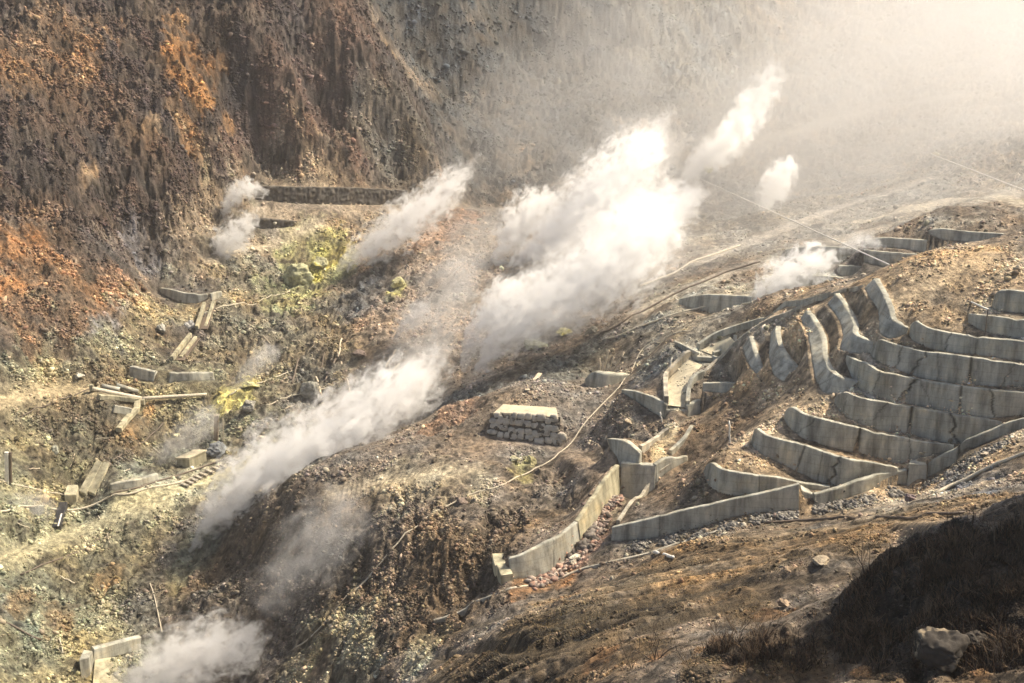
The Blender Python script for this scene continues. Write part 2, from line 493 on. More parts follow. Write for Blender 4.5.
def plain_material(name, col, var=0.35, scale=3.0, rough=0.8, bs_=0.4, bd=0.03, metal=0.0, streak=False):
    m, nt, bs = mat(name)
    pos = nd(nt, 'ShaderNodeTexCoord').outputs['Object']
    if streak:
        mp = nd(nt, 'ShaderNodeMapping')
        mp.inputs['Scale'].default_value = (1.0, 1.0, 0.22)
        nt.links.new(pos, mp.inputs[0])
        n1 = noise(nt, mp.outputs[0], scale, 8, 0.7)
    else:
        n1 = noise(nt, pos, scale, 8, 0.7)
    f = maprange(nt, n1, .3, .7, 1 - var, 1 + var)
    nt.links.new(scale_col(nt, col, f), bs.inputs['Base Color'])
    bs.inputs['Roughness'].default_value = rough
    bs.inputs['Metallic'].default_value = metal
    bump(nt, bs, n1, bs_, bd)
    return m


def concrete_material(name, col, rough=0.85):
    m, nt, bs = mat(name)
    pos = nd(nt, 'ShaderNodeNewGeometry').outputs['Position']
    mp = nd(nt, 'ShaderNodeMapping')
    mp.inputs['Scale'].default_value = (1.0, 1.0, 0.16)
    nt.links.new(pos, mp.inputs[0])
    st = noise(nt, mp.outputs[0], 1.1, 7, 0.65)
    bl = noise(nt, pos, 0.55, 6, 0.6)
    fn = noise(nt, pos, 7.0, 6, 0.7)
    f = math_(nt, 'MULTIPLY', maprange(nt, st, .34, .68, .42, 1.32), maprange(nt, bl, .3, .7, .78, 1.2))
    f = math_(nt, 'MULTIPLY', f, maprange(nt, fn, .3, .7, .88, 1.12))
    # formwork boards leave faint level seams
    sz = nd(nt, 'ShaderNodeSeparateXYZ')
    nt.links.new(pos, sz.inputs[0])
    seam = math_(nt, 'ABSOLUTE', math_(nt, 'SUBTRACT', math_(nt, 'FRACT', math_(nt, 'MULTIPLY', sz.outputs[2], 1.15)), .5))
    f = math_(nt, 'MULTIPLY', f, maprange(nt, seam, 0, .045, .74, 1))
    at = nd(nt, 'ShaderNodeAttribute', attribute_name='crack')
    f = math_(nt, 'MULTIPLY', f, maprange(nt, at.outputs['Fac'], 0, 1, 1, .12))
    tint = nd(nt, 'ShaderNodeMix', data_type='RGBA')
    tint.inputs['A'].default_value = (*col, 1)
    tint.inputs['B'].default_value = (col[0] * 1.02, col[1] * .88, col[2] * .68, 1)
    nt.links.new(maprange(nt, bl, .5, .72, 0, .7), tint.inputs['Factor'])
    nt.links.new(scale_col(nt, tint.outputs['Result'], f), bs.inputs['Base Color'])
    bs.inputs['Roughness'].default_value = rough
    bs.inputs['Specular IOR Level'].default_value = 0.25
    bump(nt, bs, fn, .35, .03)
    return m


CONCRETE = concrete_material('weathered_concrete', (.42, .41, .345))
CONCRETE_Y = concrete_material('sulfur_stained_concrete', (.43, .395, .275))
CONCRETE_D = concrete_material('dark_masonry', (.13, .115, .095))
PIPE = plain_material('pale_pipe', (.50, .44, .33), .3, 4, .6)
PIPE_D = plain_material('brown_pipe', (.12, .09, .065), .35, 4, .6)
REFLECTION = plain_material('reflection_pale', (.72, .70, .64), .12, 4, .4, .1, .01, .1)  # for the window reflections built as thin rods
WOOD = plain_material('bleached_wood', (.48, .40, .29), .4, 3, .85)
WOODD = plain_material('dark_dead_wood', (.045, .032, .024), .4, 5, .9)
WHITE = plain_material('white_paint', (.75, .72, .64), .2, 3, .6)
RUBBERD = plain_material('black_rubber', (.02, .02, .022), .3, 3, .5)


# ------------------------------------------------------------------ mesh helpers
def link(name, me, m, parent=None):
    o = bpy.data.objects.new(name, me)
    COL.objects.link(o)
    if m:
        me.materials.append(m)
    if parent is not None:
        o.parent = parent
    return o


def grid_mesh(name, P, closed_v=False):
    """P: rows x columns x 3"""
    a, b = P.shape[:2]
    me = bpy.data.meshes.new(name)
    me.vertices.add(a * b)
    me.vertices.foreach_set('co', np.ascontiguousarray(P, np.float32).ravel())
    idx = np.arange(a * b, dtype=np.int32).reshape(a, b)
    q = np.stack([idx[:-1, :-1], idx[:-1, 1:], idx[1:, 1:], idx[1:, :-1]], -1).reshape(-1, 4)
    me.loops.add(q.size)
    me.polygons.add(len(q))
    me.loops.foreach_set('vertex_index', q.ravel())
    me.polygons.foreach_set('loop_start', np.arange(0, q.size, 4, dtype=np.int32))
    me.update(calc_edges=True)
    return me


def poly_mesh(name, verts, faces_flat, per):
    me = bpy.data.meshes.new(name)
    me.vertices.add(len(verts))
    me.vertices.foreach_set('co', np.ascontiguousarray(verts, np.float32).ravel())
    me.loops.add(len(faces_flat))
    me.polygons.add(len(faces_flat) // per)
    me.loops.foreach_set('vertex_index', np.ascontiguousarray(faces_flat, np.int32))
    me.polygons.foreach_set('loop_start', np.arange(0, len(faces_flat), per, dtype=np.int32))
    me.update(calc_edges=True)
    return me


def set_attr(me, name, val, kind='FLOAT'):
    at = me.attributes.new(name, kind, 'POINT')
    if kind == 'FLOAT_COLOR':
        v4 = np.ones((len(val), 4), np.float32)
        v4[:, :3] = val
        at.data.foreach_set('color', v4.ravel())
    else:
        at.data.foreach_set('value', np.ascontiguousarray(val, np.float32))


def tag(o, label=None, cat=None, group=None, kind=None):
    if label:
        if not 4 <= len(label.split()) <= 16:
            print('LABEL', len(label.split()), label)
        o['label'] = label
    if cat:
        o['category'] = cat
    if group:
        o['group'] = group
    if kind:
        o['kind'] = kind
    return o


# ------------------------------------------------------------------ ground: paint real soil colours and furrow shading, set how rough it is
def gblobs(spec):
    out = []
    for s_ in spec.split(';'):
        v_ = [float(a) for a in s_.split()]
        g = ground(v_[0], v_[1])
        r = v_[2] * math.hypot(g[1], g[2]) / F
        out.append((g, r, v_[3] if len(v_) > 3 else 2.0))
    return out


BASE = H.copy()
XF, YF = XX.astype(np.float32), YY.astype(np.float32)
ZF = BASE.astype(np.float32)
EDGE = fbm(XF * .11, YF * .11, 5, .6) * .30
EDGE2 = fbm(XF * .55 + 40, YF * .55, 4, .6) * .22


def weight(spec):
    w = np.zeros(XF.shape, np.float32)
    for g, r, k in gblobs(spec):
        js = np.nonzero(np.abs(yy - g[1]) < r * k * 1.9)[0]
        if not len(js):
            continue
        j0, j1 = js[0], js[-1] + 1
        d2 = ((XF[j0:j1] - g[0]) / r) ** 2 + ((YF[j0:j1] - g[1]) / (r * k)) ** 2 + ((ZF[j0:j1] - g[2]) / r) ** 2 * .5
        np.maximum(w[j0:j1], 1.5 * np.exp(-d2 * 1.1), out=w[j0:j1])
    q = np.clip((w + (EDGE + EDGE2 * 1.5) * (w > .02) - .35) / .55, 0, 1)
    return q * q * (3 - 2 * q)


ALB = np.empty(XF.shape + (3,), np.float32)
ALB[:] = (.25, .20, .15)
ROUGH = np.full(XF.shape, .35, np.float32)     # metres of relief
STONES = np.full(XF.shape, .5, np.float32)     # how stony
PAINT = [
 # blobs (u v radius [reach])                                                          colour            rough  stones
 # far hazy slopes
 ('600 60 160 3;800 60 200 3;1000 60 200 3;760 150 160 3;940 150 180 3;640 150 100 3', (.29, .245, .195), 1.2, .25),
 ('430 30 90 3;520 60 110 3;620 30 120 3;470 120 70 3;560 110 80 3', (.06, .065, .065), 1.2, .5),
 ('700 40 90 3', (.22, .215, .19), 1.8, .4),
 ('900 200 120 3;800 210 90 3;720 230 70 3', (.28, .25, .20), .5, .35),
 # brown cliff
 ('0 60 130;120 40 130;240 60 130;330 120 90;60 150 130;170 150 120;390 150 60;300 40 90', (.066, .047, .042), 2.4, .75),
 ('265 130 55;310 120 50;330 60 45;350 150 40', (.12, .077, .058), 2.2, .5),
 ('400 160 40;375 130 30;418 145 25', (.15, .13, .10), 1.6, .7),
 ('215 60 26;205 100 26;230 90 20;60 190 30;110 180 30', (.05, .04, .036), 2.0, .6),
 ('35 60 40;70 45 35;20 85 30;80 75 28;50 30 28', (.22, .135, .075), 1.8, .7),
 ('175 20 12;182 45 16;190 75 20;205 95 16;178 60 14;215 70 12', (.30, .165, .07), 1.8, .6),
 ('185 130 12;190 150 10;175 115 10;228 125 9', (.25, .15, .075), 1.8, .6),
 ('130 140 14;150 135 12;88 185 12', (.34, .22, .12), 1.4, .4),
 ('70 120 40;110 110 30;140 180 30', (.12, .08, .058), 2.0, .7),
 # left orange scree
 ('20 250 55;50 290 70;20 330 60;90 320 50;60 350 50', (.24, .15, .09), 1.0, .9),
 ('5 245 26;25 240 22;8 280 22', (.30, .165, .08), .8, .4),
 ('80 240 28;110 260 28;130 250 20', (.10, .075, .06), 1.2, .6),
 ('120 290 28;150 320 25;95 300 20', (.30, .19, .12), 1.0, .9),
 ('135 240 16;150 265 14', (.15, .14, .14), 1.0, .4),
 ('110 340 26;90 355 22;128 325 18;75 365 16', (.26, .26, .27), .9, .4),
 ('5 350 25;15 390 25', (.13, .10, .075), 1.0, .6),
 # valley slope in the middle, left
 ('200 240 40;260 240 60;340 230 60;400 240 50', (.30, .24, .17), .8, .6),
 ('230 300 70;300 320 70;260 360 70;180 340 50;330 350 50', (.275, .235, .155), .9, .7),
 ('400 300 60;450 270 50;390 260 40;440 330 50', (.34, .26, .19), .7, .6),
 ('440 225 30;460 215 22;430 240 22', (.35, .22, .14), .5, .3),
 ('300 285 26;280 295 24;330 260 20', (.38, .37, .20), .8, .5),
 ('322 262 30;300 258 24;342 262 18;310 285 22', (.38, .36, .17), .5, .5),
 ('325 262 12;336 256 10;318 276 7', (.52, .47, .14), .5, .5),
 ('398 285 9;392 292 8', (.52, .47, .16), .5, .3),
 ('370 290 24;350 300 20;385 270 16', (.15, .14, .125), .9, .4),
 ('180 300 18;190 330 18;175 350 15;165 385 16;205 285 14', (.12, .10, .085), .8, .6),
 ('150 310 16;185 315 12', (.40, .33, .20), .6, .7),
 # yellow ground, lower left
 ('60 420 90;120 450 90;20 480 90;180 470 80;60 540 110;150 520 70;40 640 110;120 590 60;250 420 60;200 420 50', (.26, .243, .158), .8, .85),
 ('60 430 40;90 415 40;120 440 30;70 450 35', (.15, .12, .08), .9, .95),
 ('245 390 14;252 385 9;225 400 10', (.52, .47, .18), .5, .3),
 ('20 500 60;60 640 70;30 660 60;30 560 60;100 655 30', (.32, .295, .18), .6, .6),
 ('130 500 26;200 480 30;170 490 30', (.46, .42, .29), .3, .5),
 ('130 540 40;160 530 30;90 580 40;100 540 30', (.30, .27, .17), .6, .95),
 ('15 600 16;60 610 16;110 575 14;130 430 10;148 412 8', (.34, .24, .13), .4, .6),
 ('310 370 26;300 385 26;370 390 30', (.17, .15, .115), 1.0, .7),
 # stream bed and the dark flank of the middle hill
 ('170 560 26;150 600 26;200 530 26;240 500 26;300 470 26;360 430 26;430 400 26', (.20, .18, .145), .5, .6),
 ('450 410 28;490 390 30;540 370 30;590 350 26;640 330 22', (.17, .165, .14), .8, .5),
 ('230 560 60;290 560 60;230 620 50;340 580 60;300 630 50', (.15, .125, .098), .95, .8),
 ('190 555 16;205 540 16;180 575 14', (.22, .215, .15), .4, .3),
 # middle hill
 ('560 400 60;620 370 50;520 460 70;600 440 50;470 500 60;560 500 50;660 350 40', (.285, .235, .18), .25, .8),
 ('410 560 70;450 590 50;360 620 60;480 560 50;390 510 50', (.19, .15, .11), .85, .95),
 ('400 480 30;440 475 30;480 480 20', (.42, .36, .25), .4, .8),
 ('450 415 20;435 425 16;470 405 14', (.30, .19, .12), .8, .5),
 ('520 470 14;530 462 10', (.45, .40, .16), .3, .4),
 ('560 370 26;590 360 26', (.17, .165, .135), .6, .4),
 ('490 570 22;480 590 18', (.13, .11, .09), .8, .7),
 ('350 660 40;300 670 30;420 650 20', (.36, .33, .23), .4, .9),
 # terraces
 ('760 430 60 3;860 420 90 3;960 400 90 3;900 330 90 3;820 340 60 3;760 370 50 3;1000 310 70 3', (.50, .40, .28), .12, .8),
 ('930 300 60 2;1000 270 50 2;950 270 50 2;880 310 30 2', (.45, .34, .215), .30, .6),
 ('730 430 40 2;700 450 30 2;680 490 40 2;690 430 24 2', (.27, .205, .145), .25, .7),
 ('680 330 60 2;740 300 50 2;800 280 50 2;690 290 40 2', (.33, .30, .235), .3, .5),
 ('665 440 12;660 455 12;670 430 8;675 395 14;685 375 10;725 348 12', (.54, .47, .33), .08, .5),
 # rubble channel
 ('600 520 14;590 540 18;575 560 16;610 505 12', (.40, .24, .17), .35, 1.0),
 ('540 582 16;560 578 14;520 588 14', (.44, .24, .11), .15, .9),
 ('620 500 8;612 510 8', (.55, .46, .30), .2, .8),
 # lower road slope
 ('520 640 80;600 610 80;700 570 80;800 550 80;900 520 60;980 500 50;450 670 50', (.175, .125, .072), .2, .5),
 ('640 580 60;760 540 50;560 600 40', (.22, .155, .088), .12, .45),
 ('560 660 50;640 650 40;740 600 40;650 620 40', (.125, .092, .055), .25, .5),
 ('960 480 26;1000 470 20;985 490 18', (.17, .165, .16), .5, .6),
 ('600 660 20;660 655 20;720 640 12;770 615 14', (.26, .15, .075), .2, .5),
 ('700 525 30 2;760 515 30 2;850 500 26 2;640 545 18 2;960 455 22 2', (.16, .14, .11), .2, 1.0),
 # dark mound
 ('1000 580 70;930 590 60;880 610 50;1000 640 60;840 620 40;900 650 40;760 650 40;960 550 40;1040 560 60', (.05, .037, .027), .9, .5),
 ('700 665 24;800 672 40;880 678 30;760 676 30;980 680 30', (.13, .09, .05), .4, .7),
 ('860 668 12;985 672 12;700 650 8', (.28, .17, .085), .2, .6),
]
mott = fbm(XF * .35, YF * .35 + ZF * .2, 6, .7)
brk = np.clip(.86 + mott * .45, .15, 1)
for spec, colr, rg, st in PAINT:
    w = weight(spec) * brk
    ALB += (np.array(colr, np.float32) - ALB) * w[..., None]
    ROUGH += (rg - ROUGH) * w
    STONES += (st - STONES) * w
# mottling: darker gravel and paler dust, patches of their own at every size
hue = fbm(XF * .16 + 90, YF * .16, 5, .65)
fine = fbm(XF * 2.1 + 5, YF * 1.6 + ZF * 1.2, 3, .8)
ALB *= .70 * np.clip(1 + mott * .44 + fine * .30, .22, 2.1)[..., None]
ALB[..., 0] *= 1 + .10 * hue
ALB[..., 2] *= 1 - .14 * hue

# relief
FAR = np.clip((YF - 85) / 110, .35, 1.6)
damp = np.clip(1 - NEAR * 1.15, 0.04, 1)
gully = fbm(XF * .085 + YF * .03, (YF - XF * .6) * .022 - ZF * .05, 5, .55, True)
lump = fbm(XF * .16 + 7, YF * .16, 6, .55)
grav = fbm(XF * .9, YF * .9, 5, .62)
clod = np.abs(fbm(XF * .45 + 31, YF * .45, 4, .6))
sharp = fbm(XF * .30 + ZF * .12, YF * .22 - ZF * .30, 6, .62, True)
H = H + damp * ROUGH * (np.where(ROUGH > 1.3, gully * .30 + sharp * .24 + fbm(XF * .045 + 3, YF * .045 + ZF * .03, 3, .5) * .9, lump * .5) + lump * .35 + (.22 - clod) * .7) \
    + damp * np.clip(ROUGH, .08, 1.1) * grav * .42 * FAR
# rills washed down the middle hill and the yellow bank
rill = weight('410 560 70;450 590 50;360 620 60;480 560 50;390 510 50;560 480 50;620 420 40;300 320 70;240 330 60;60 560 90;100 480 70')
rl = fbm(XF * .55 + fbm(XF * .12, YF * .12, 3) * 1.2, YF * .09, 4, .6, True)
H -= rill * damp * np.clip(rl - .25, 0, 1) * .55
ALB *= (1 - .22 * rill * np.clip(rl, 0, 1))[..., None]
# vehicle ruts and furrows running along the lower road slope
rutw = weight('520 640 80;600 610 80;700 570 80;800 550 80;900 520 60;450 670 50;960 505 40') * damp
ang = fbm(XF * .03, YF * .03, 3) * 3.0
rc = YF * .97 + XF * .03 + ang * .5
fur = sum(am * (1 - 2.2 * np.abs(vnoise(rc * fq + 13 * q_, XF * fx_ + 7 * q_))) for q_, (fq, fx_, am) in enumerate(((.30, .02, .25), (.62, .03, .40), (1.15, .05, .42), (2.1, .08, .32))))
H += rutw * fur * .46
ALB *= (1 + rutw * np.clip(fur - .35, -.6, .6) * 1.5)[..., None]  # furrow shading put into the soil colour: bottoms darkened, ridges lightened


def tread(spec, width, colr, dz, grooves=0, strength=.8):
    """a worn track: levels the ground across its width, paler or darker than the soil beside it"""
    P = np.array([ground(*[float(q_) for q_ in s_.split()]) for s_ in spec.split(';')])
    seg = np.r_[0, np.cumsum(np.linalg.norm(np.diff(P, axis=0), axis=1))]
    sp = np.linspace(0, seg[-1], max(3, int(seg[-1] / (width * .25))))
    Q = np.stack([np.interp(sp, seg, P[:, q_]) for q_ in range(3)], 1)
    if len(Q) > 12:
        k_ = np.hanning(9) / np.hanning(9).sum()
        for q_ in range(3):
            Q[4:-4, q_] = np.convolve(Q[:, q_], k_, mode='valid')
    Wm = np.zeros(H.shape, np.float32)
    Zm, Sm, Am = np.zeros(H.shape, np.float32), np.zeros(H.shape, np.float32), np.zeros(H.shape, np.float32)
    tn = np.gradient(Q, axis=0)
    for q_, p in enumerate(Q):
        js = np.nonzero(np.abs(yy - p[1]) < width * 1.6)[0]
        if not len(js):
            continue
        ic = (p[0] / p[1] - T0) / dt_
        iw = int(width * 1.8 / p[1] / dt_) + 2
        i0, i1 = max(0, int(ic) - iw), min(NT, int(ic) + iw)
        if i1 <= i0:
            continue
        sl = (slice(js[0], js[-1] + 1), slice(i0, i1))
        dx, dy = XF[sl] - p[0], YF[sl] - p[1]
        w = np.exp(-((dx * dx + dy * dy) / width ** 2) ** 1.5)
        better = w > Wm[sl]
        tx, ty = tn[q_, 0] / (np.hypot(tn[q_, 0], tn[q_, 1]) + 1e-9), tn[q_, 1] / (np.hypot(tn[q_, 0], tn[q_, 1]) + 1e-9)
        Wm[sl] = np.where(better, w, Wm[sl])
        Zm[sl] = np.where(better, p[2], Zm[sl])
        Sm[sl] = np.where(better, sp[q_] + dx * tx + dy * ty, Sm[sl])
        Am[sl] = np.where(better, dx * ty - dy * tx, Am[sl])
    return Wm, Zm, Sm, Am


for spec, wd, colr, dz, st in (
        ('0 405;20 399;40 394;64 390;92 392', 1.89, (.40, .325, .20), .1, .9),
        ('120 505;150 497;180 489;205 480;235 470;250 462', 1.59, (.42, .375, .22), .05, .8),
        ('0 560;40 548;80 532;120 515;160 504', 1.74, (.45, .40, .25), .0, .6),
        ('640 312;690 288;740 268;790 254;840 240;900 224;960 205;1010 192', 2.17, (.34, .31, .26), .0, .6),
        ('700 262;760 238;820 214;880 196;930 178', 1.89, (.38, .34, .29), .0, .6),
        ('740 150;800 128;870 110;960 96', 3.62, (.34, .31, .27), .0, .6),
        ('864 222;900 212;950 200;1000 196;1024 206', 2.03, (.42, .37, .28), .1, .7),
        ('900 300;930 285;965 268;985 255', 1.45, (.40, .31, .20), .1, .6),
        ('210 262;240 250;270 246;296 236;320 226', 1.30, (.44, .37, .27), .1, .7),
        ('256 216;300 206;360 206;410 207;500 210', 2.03, (.30, .25, .19), .1, .6),
        ('300 232;312 222;322 214', 1.01, (.40, .34, .25), .1, .6),
        ('480 452;520 438;560 446;600 470;612 480', 1.45, (.28, .21, .15), .0, .4),
        ('470 470;420 476;380 482;340 492', 2.03, (.40, .35, .25), .0, .5),
        ('660 545;740 536;820 528;900 520;980 512', 0.87, (.30, .23, .15), -.24, .7),
        ('480 640;560 622;640 604;720 590;800 580', 0.72, (.075, .058, .036), -.24, .7),
        ('440 662;520 652;600 640;680 618;760 596', 0.87, (.08, .06, .036), -.24, .7),
        ('420 640;500 618;580 596;660 578;740 566;820 552', 0.65, (.08, .062, .038), -.24, .6)):
    Wm, Zm, Sm, Am = tread(spec, wd, colr, dz)
    q = Wm * damp * .92
    H = H * (1 - q) + (Zm + dz) * q
    kk = (Wm * st * np.clip(.95 + mott * .2, .3, 1))[..., None]
    ALB = ALB * (1 - kk) + np.array(colr, np.float32) * kk * (1 + .25 * fine[..., None])
    STONES = STONES * (1 - Wm * .85)
# crawler track across the furrows
Wm, Zm, Sm, Am = tread('572 576;564 588;558 602;553 620;549 640;546 656', 1.15, None, 0)
H += Wm * (np.cos(Sm * 2 * math.pi / .9) * .05 - .10 * (np.abs(np.abs(Am) - .62) < .25) - .05)
ALB *= (1 - .45 * Wm * (np.abs(np.abs(Am) - .62) < .22) * (.6 + .4 * np.cos(Sm * 2 * math.pi / .9)))[..., None]
ALB *= np.clip(1 + fine * .12, .5, 1.5)[..., None]

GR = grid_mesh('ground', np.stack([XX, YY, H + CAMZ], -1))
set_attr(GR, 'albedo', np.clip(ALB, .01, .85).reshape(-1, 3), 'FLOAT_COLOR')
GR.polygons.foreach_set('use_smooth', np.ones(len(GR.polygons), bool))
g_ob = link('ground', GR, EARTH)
g_ob['kind'] = 'structure'
# ------------------------------------------------------------------ builders
def root_at(name, p, label, cat, group=None):
    o = bpy.data.objects.new(name, None)
    o.empty_display_size = .5
    COL.objects.link(o)
    o.location = V(p)
    return tag(o, label, cat, group)


class MB:
    """collects shapes, links them as ONE mesh object"""

    def __init__(self):
        self.v, self.f = [], []

    def bar(self, a, b, w, h, up=(0, 0, 1), rough=0.0):
        a, b = np.array(a, float), np.array(b, float)
        n_ = max(1, int(np.linalg.norm(b - a) / .6))
        d_ = (b - a) / np.linalg.norm(b - a)
        s_ = np.cross(d_, up)
        s_ /= np.linalg.norm(s_)
        u_ = np.cross(s_, d_)
        c = min(w, h) * .12
        prof = [(-w / 2 + c, -h / 2), (w / 2 - c, -h / 2), (w / 2, -h / 2 + c), (w / 2, h / 2 - c), (w / 2 - c, h / 2), (-w / 2 + c, h / 2), (-w / 2, h / 2 - c), (-w / 2, -h / 2 + c)]
        base = len(self.v)
        for i in range(n_ + 1):
            p = a + (b - a) * i / n_
            for x, z in prof:
                self.v.append(p + s_ * x + u_ * z + (RNG.random(3) - .5) * rough)
        for i in range(n_):
            for k in range(8):
                q = base + i * 8
                self.f.append((q + k, q + (k + 1) % 8, q + 8 + (k + 1) % 8, q + 8 + k))
        self.f.append(tuple(base + k for k in range(7, -1, -1)))
        self.f.append(tuple(base + n_ * 8 + k for k in range(8)))

    def tube(self, pts, r, r2=None, sides=7):
        pts = np.array(pts, float)
        r2 = r if r2 is None else r2
        base = len(self.v)
        n_ = len(pts)
        tan = np.gradient(pts, axis=0)
        for i in range(n_):
            d_ = tan[i] / (np.linalg.norm(tan[i]) + 1e-9)
            ref = np.array((0, 0, 1.0)) if abs(d_[2]) < .9 else np.array((1.0, 0, 0))
            s_ = np.cross(d_, ref)
            s_ /= np.linalg.norm(s_)
            u_ = np.cross(s_, d_)
            rr = r + (r2 - r) * i / (n_ - 1)
            for k in range(sides):
                a = 2 * math.pi * k / sides
                self.v.append(pts[i] + (s_ * math.cos(a) + u_ * math.sin(a)) * rr)
        for i in range(n_ - 1):
            for k in range(sides):
                q = base + i * sides
                self.f.append((q + k, q + (k + 1) % sides, q + sides + (k + 1) % sides, q + sides + k))
        self.f.append(tuple(base + k for k in range(sides - 1, -1, -1)))
        self.f.append(tuple(base + (n_ - 1) * sides + k for k in range(sides)))

    def block(self, bottom, top):
        """four corner points below, four above (counter-clockwise)"""
        base = len(self.v)
        self.v += [np.array(p, float) for p in list(bottom) + list(top)]
        self.f += [(base + 3, base + 2, base + 1, base), (base + 4, base + 5, base + 6, base + 7)]
        for k in range(4):
            m_ = (k + 1) % 4
            self.f.append((base + k, base + m_, base + 4 + m_, base + 4 + k))

    def build(self, name, m, root=None, bevel=0.0, smooth=False):
        off = np.array(root.location) - np.array((0, 0, CAMZ)) if root is not None else np.zeros(3)
        me = bpy.data.meshes.new(name)
        vs = np.array(self.v) - off
        if root is None:
            vs[:, 2] += CAMZ
        me.from_pydata(vs.tolist(), [], self.f)
        me.update()
        if bevel:
            bm_ = bmesh.new()
            bm_.from_mesh(me)
            bmesh.ops.remove_doubles(bm_, verts=bm_.verts, dist=1e-5)
            bmesh.ops.bevel(bm_, geom=[e for e in bm_.edges if e.calc_face_angle(0) > .5], offset=bevel, segments=1, affect='EDGES')
            bmesh.ops.subdivide_edges(bm_, edges=[e for e in bm_.edges if e.calc_length() > .5], cuts=2, use_grid_fill=True)
            for v_ in bm_.verts:
                v_.co += Vector((random.uniform(-1, 1), random.uniform(-1, 1), random.uniform(-1, 1))) * bevel * .25
            bmesh.ops.recalc_face_normals(bm_, faces=bm_.faces)
            bm_.to_mesh(me)
            bm_.free()
        if smooth:
            me.polygons.foreach_set('use_smooth', np.ones(len(me.polygons), bool))
        return link(name, me, m, root)


def path(spec, up=0.0, step=1.2, sag=0.0):
    """points written 'u v;u v' laid on the ground, resampled and draped"""
    P = np.array([ground(*[float(a) for a in s_.split()]) for s_ in spec.split(';')])
    seg = np.r_[0, np.cumsum(np.linalg.norm(np.diff(P, axis=0), axis=1))]
    n_ = max(2, int(seg[-1] / step) + 1)
    s_ = np.linspace(0, seg[-1], n_)
    Q = np.stack([np.interp(s_, seg, P[:, c]) for c in range(3)], 1)
    if n_ > 6:
        for c in (0, 1):
            Q[1:-1, c] = (Q[:-2, c] + 2 * Q[1:-1, c] + Q[2:, c]) / 4
    hz_ = hgt(Q[:, 0], Q[:, 1])
    k_ = np.array([1, 2, 3, 2, 1]) / 9
    hs = np.maximum(np.convolve(np.pad(hz_, 2, mode='edge'), k_, mode='valid'), hz_ - .05)
    Q[:, 2] = hs + up
    return Q


# ------------------------------------------------------------------ retaining walls
def wall_mesh(w, mtl, name, root=None, crack_dark=1.0):
    f, t_, N, s_, th = w['foot'], w['top'], w['n'], w['s'], w['thick']
    n_ = len(f)
    hh = float(np.median(t_[:, 2] - f[:, 2]))
    nr = max(8, int(hh / (.11 if f[:, 1].mean() < 130 else .2)))
    q = np.linspace(0, 1, nr)[:, None]
    seed = RNG.random() * 50
    chip = fbm(s_ * 1.3 + seed, np.zeros(n_) + seed, 4, .7) * .02 + np.minimum(0, fbm(s_ * .5 + seed, np.zeros(n_) + 3, 3, .7) + .55) * .12
    zt = t_[:, 2] + chip
    fr = np.empty((nr, n_, 3))
    fr[..., :2] = f[None, :, :2] * (1 - q[..., None]) + t_[None, :, :2] * q[..., None]
    fr[..., 2] = f[None, :, 2] * (1 - q) + zt[None] * q
    sg = np.broadcast_to(s_, (nr, n_))
    hg = q * (zt - f[:, 2])[None]
    dep = fbm(sg * .7 + seed, hg * .9, 4, .6) * .03 if mtl is not CONCRETE_D else (np.abs(fbm(sg * 1.1 + seed, hg * 1.3, 3, .6)) - .3) * .35
    dark = np.zeros((nr, n_))
    if w['cracks']:
        for c in w['cracks'].split(';'):
            u0, u1, hw, jag = [float(a) for a in c.split(',')]
            o_ = np.argsort(w['u'])
            sa, sb = np.interp(u0, w['u'][o_], s_[o_]), np.interp(u1, w['u'][o_], s_[o_])
            sc_ = sb + (sa - sb) * q
            wob = fbm(q * 2.6 + u0, q * 0 + u0, 4, .75) * jag * 1.0
            wd = hw * (1 + .5 * fbm(q * 4 + u1, q * 0, 3)) + .03
            k_ = np.exp(-(np.abs(sg - sc_ - wob) / wd) ** 2.5)
            dep -= k_ * hw * 1.5
            dark = np.maximum(dark, k_ * min(1, .55 + hw * 6))
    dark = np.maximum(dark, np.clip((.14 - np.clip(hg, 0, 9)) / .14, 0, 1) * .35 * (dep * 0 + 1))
    fr[..., :2] -= N[None] * dep[..., None]
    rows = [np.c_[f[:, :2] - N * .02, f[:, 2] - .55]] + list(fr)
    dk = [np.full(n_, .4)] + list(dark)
    e_ = .05
    for off, dz, d0 in ((e_, .025, None), (th * .5, .03, None), (th - e_, .02, None), (th, -.05, None), (th + .05, -1.2, None)):
        b = np.c_[t_[:, :2] + N * off, zt + dz]
        rows.append(b)
        dk.append(np.where(off < .1, dark[-1], dark[-1] * .6))
    P = np.array(rows)
    # end caps: squeeze the first and the last column together
    first, last = P[:, :1].copy(), P[:, -1:].copy()
    for e in (first, last):
        m_ = (e[1:2] + e[-2:-1]) / 2
        e[:, :, :2] = m_[:, :, :2]
    P = np.concatenate([first, P, last], 1)
    D = np.array(dk)
    D = np.concatenate([D[:, :1], D, D[:, -1:]], 1)
    P[..., 2] += CAMZ
    if root is not None:
        P -= np.array(root.location)
    me = grid_mesh(name, P)
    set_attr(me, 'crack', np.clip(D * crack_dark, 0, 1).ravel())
    return link(name, me, mtl, root)


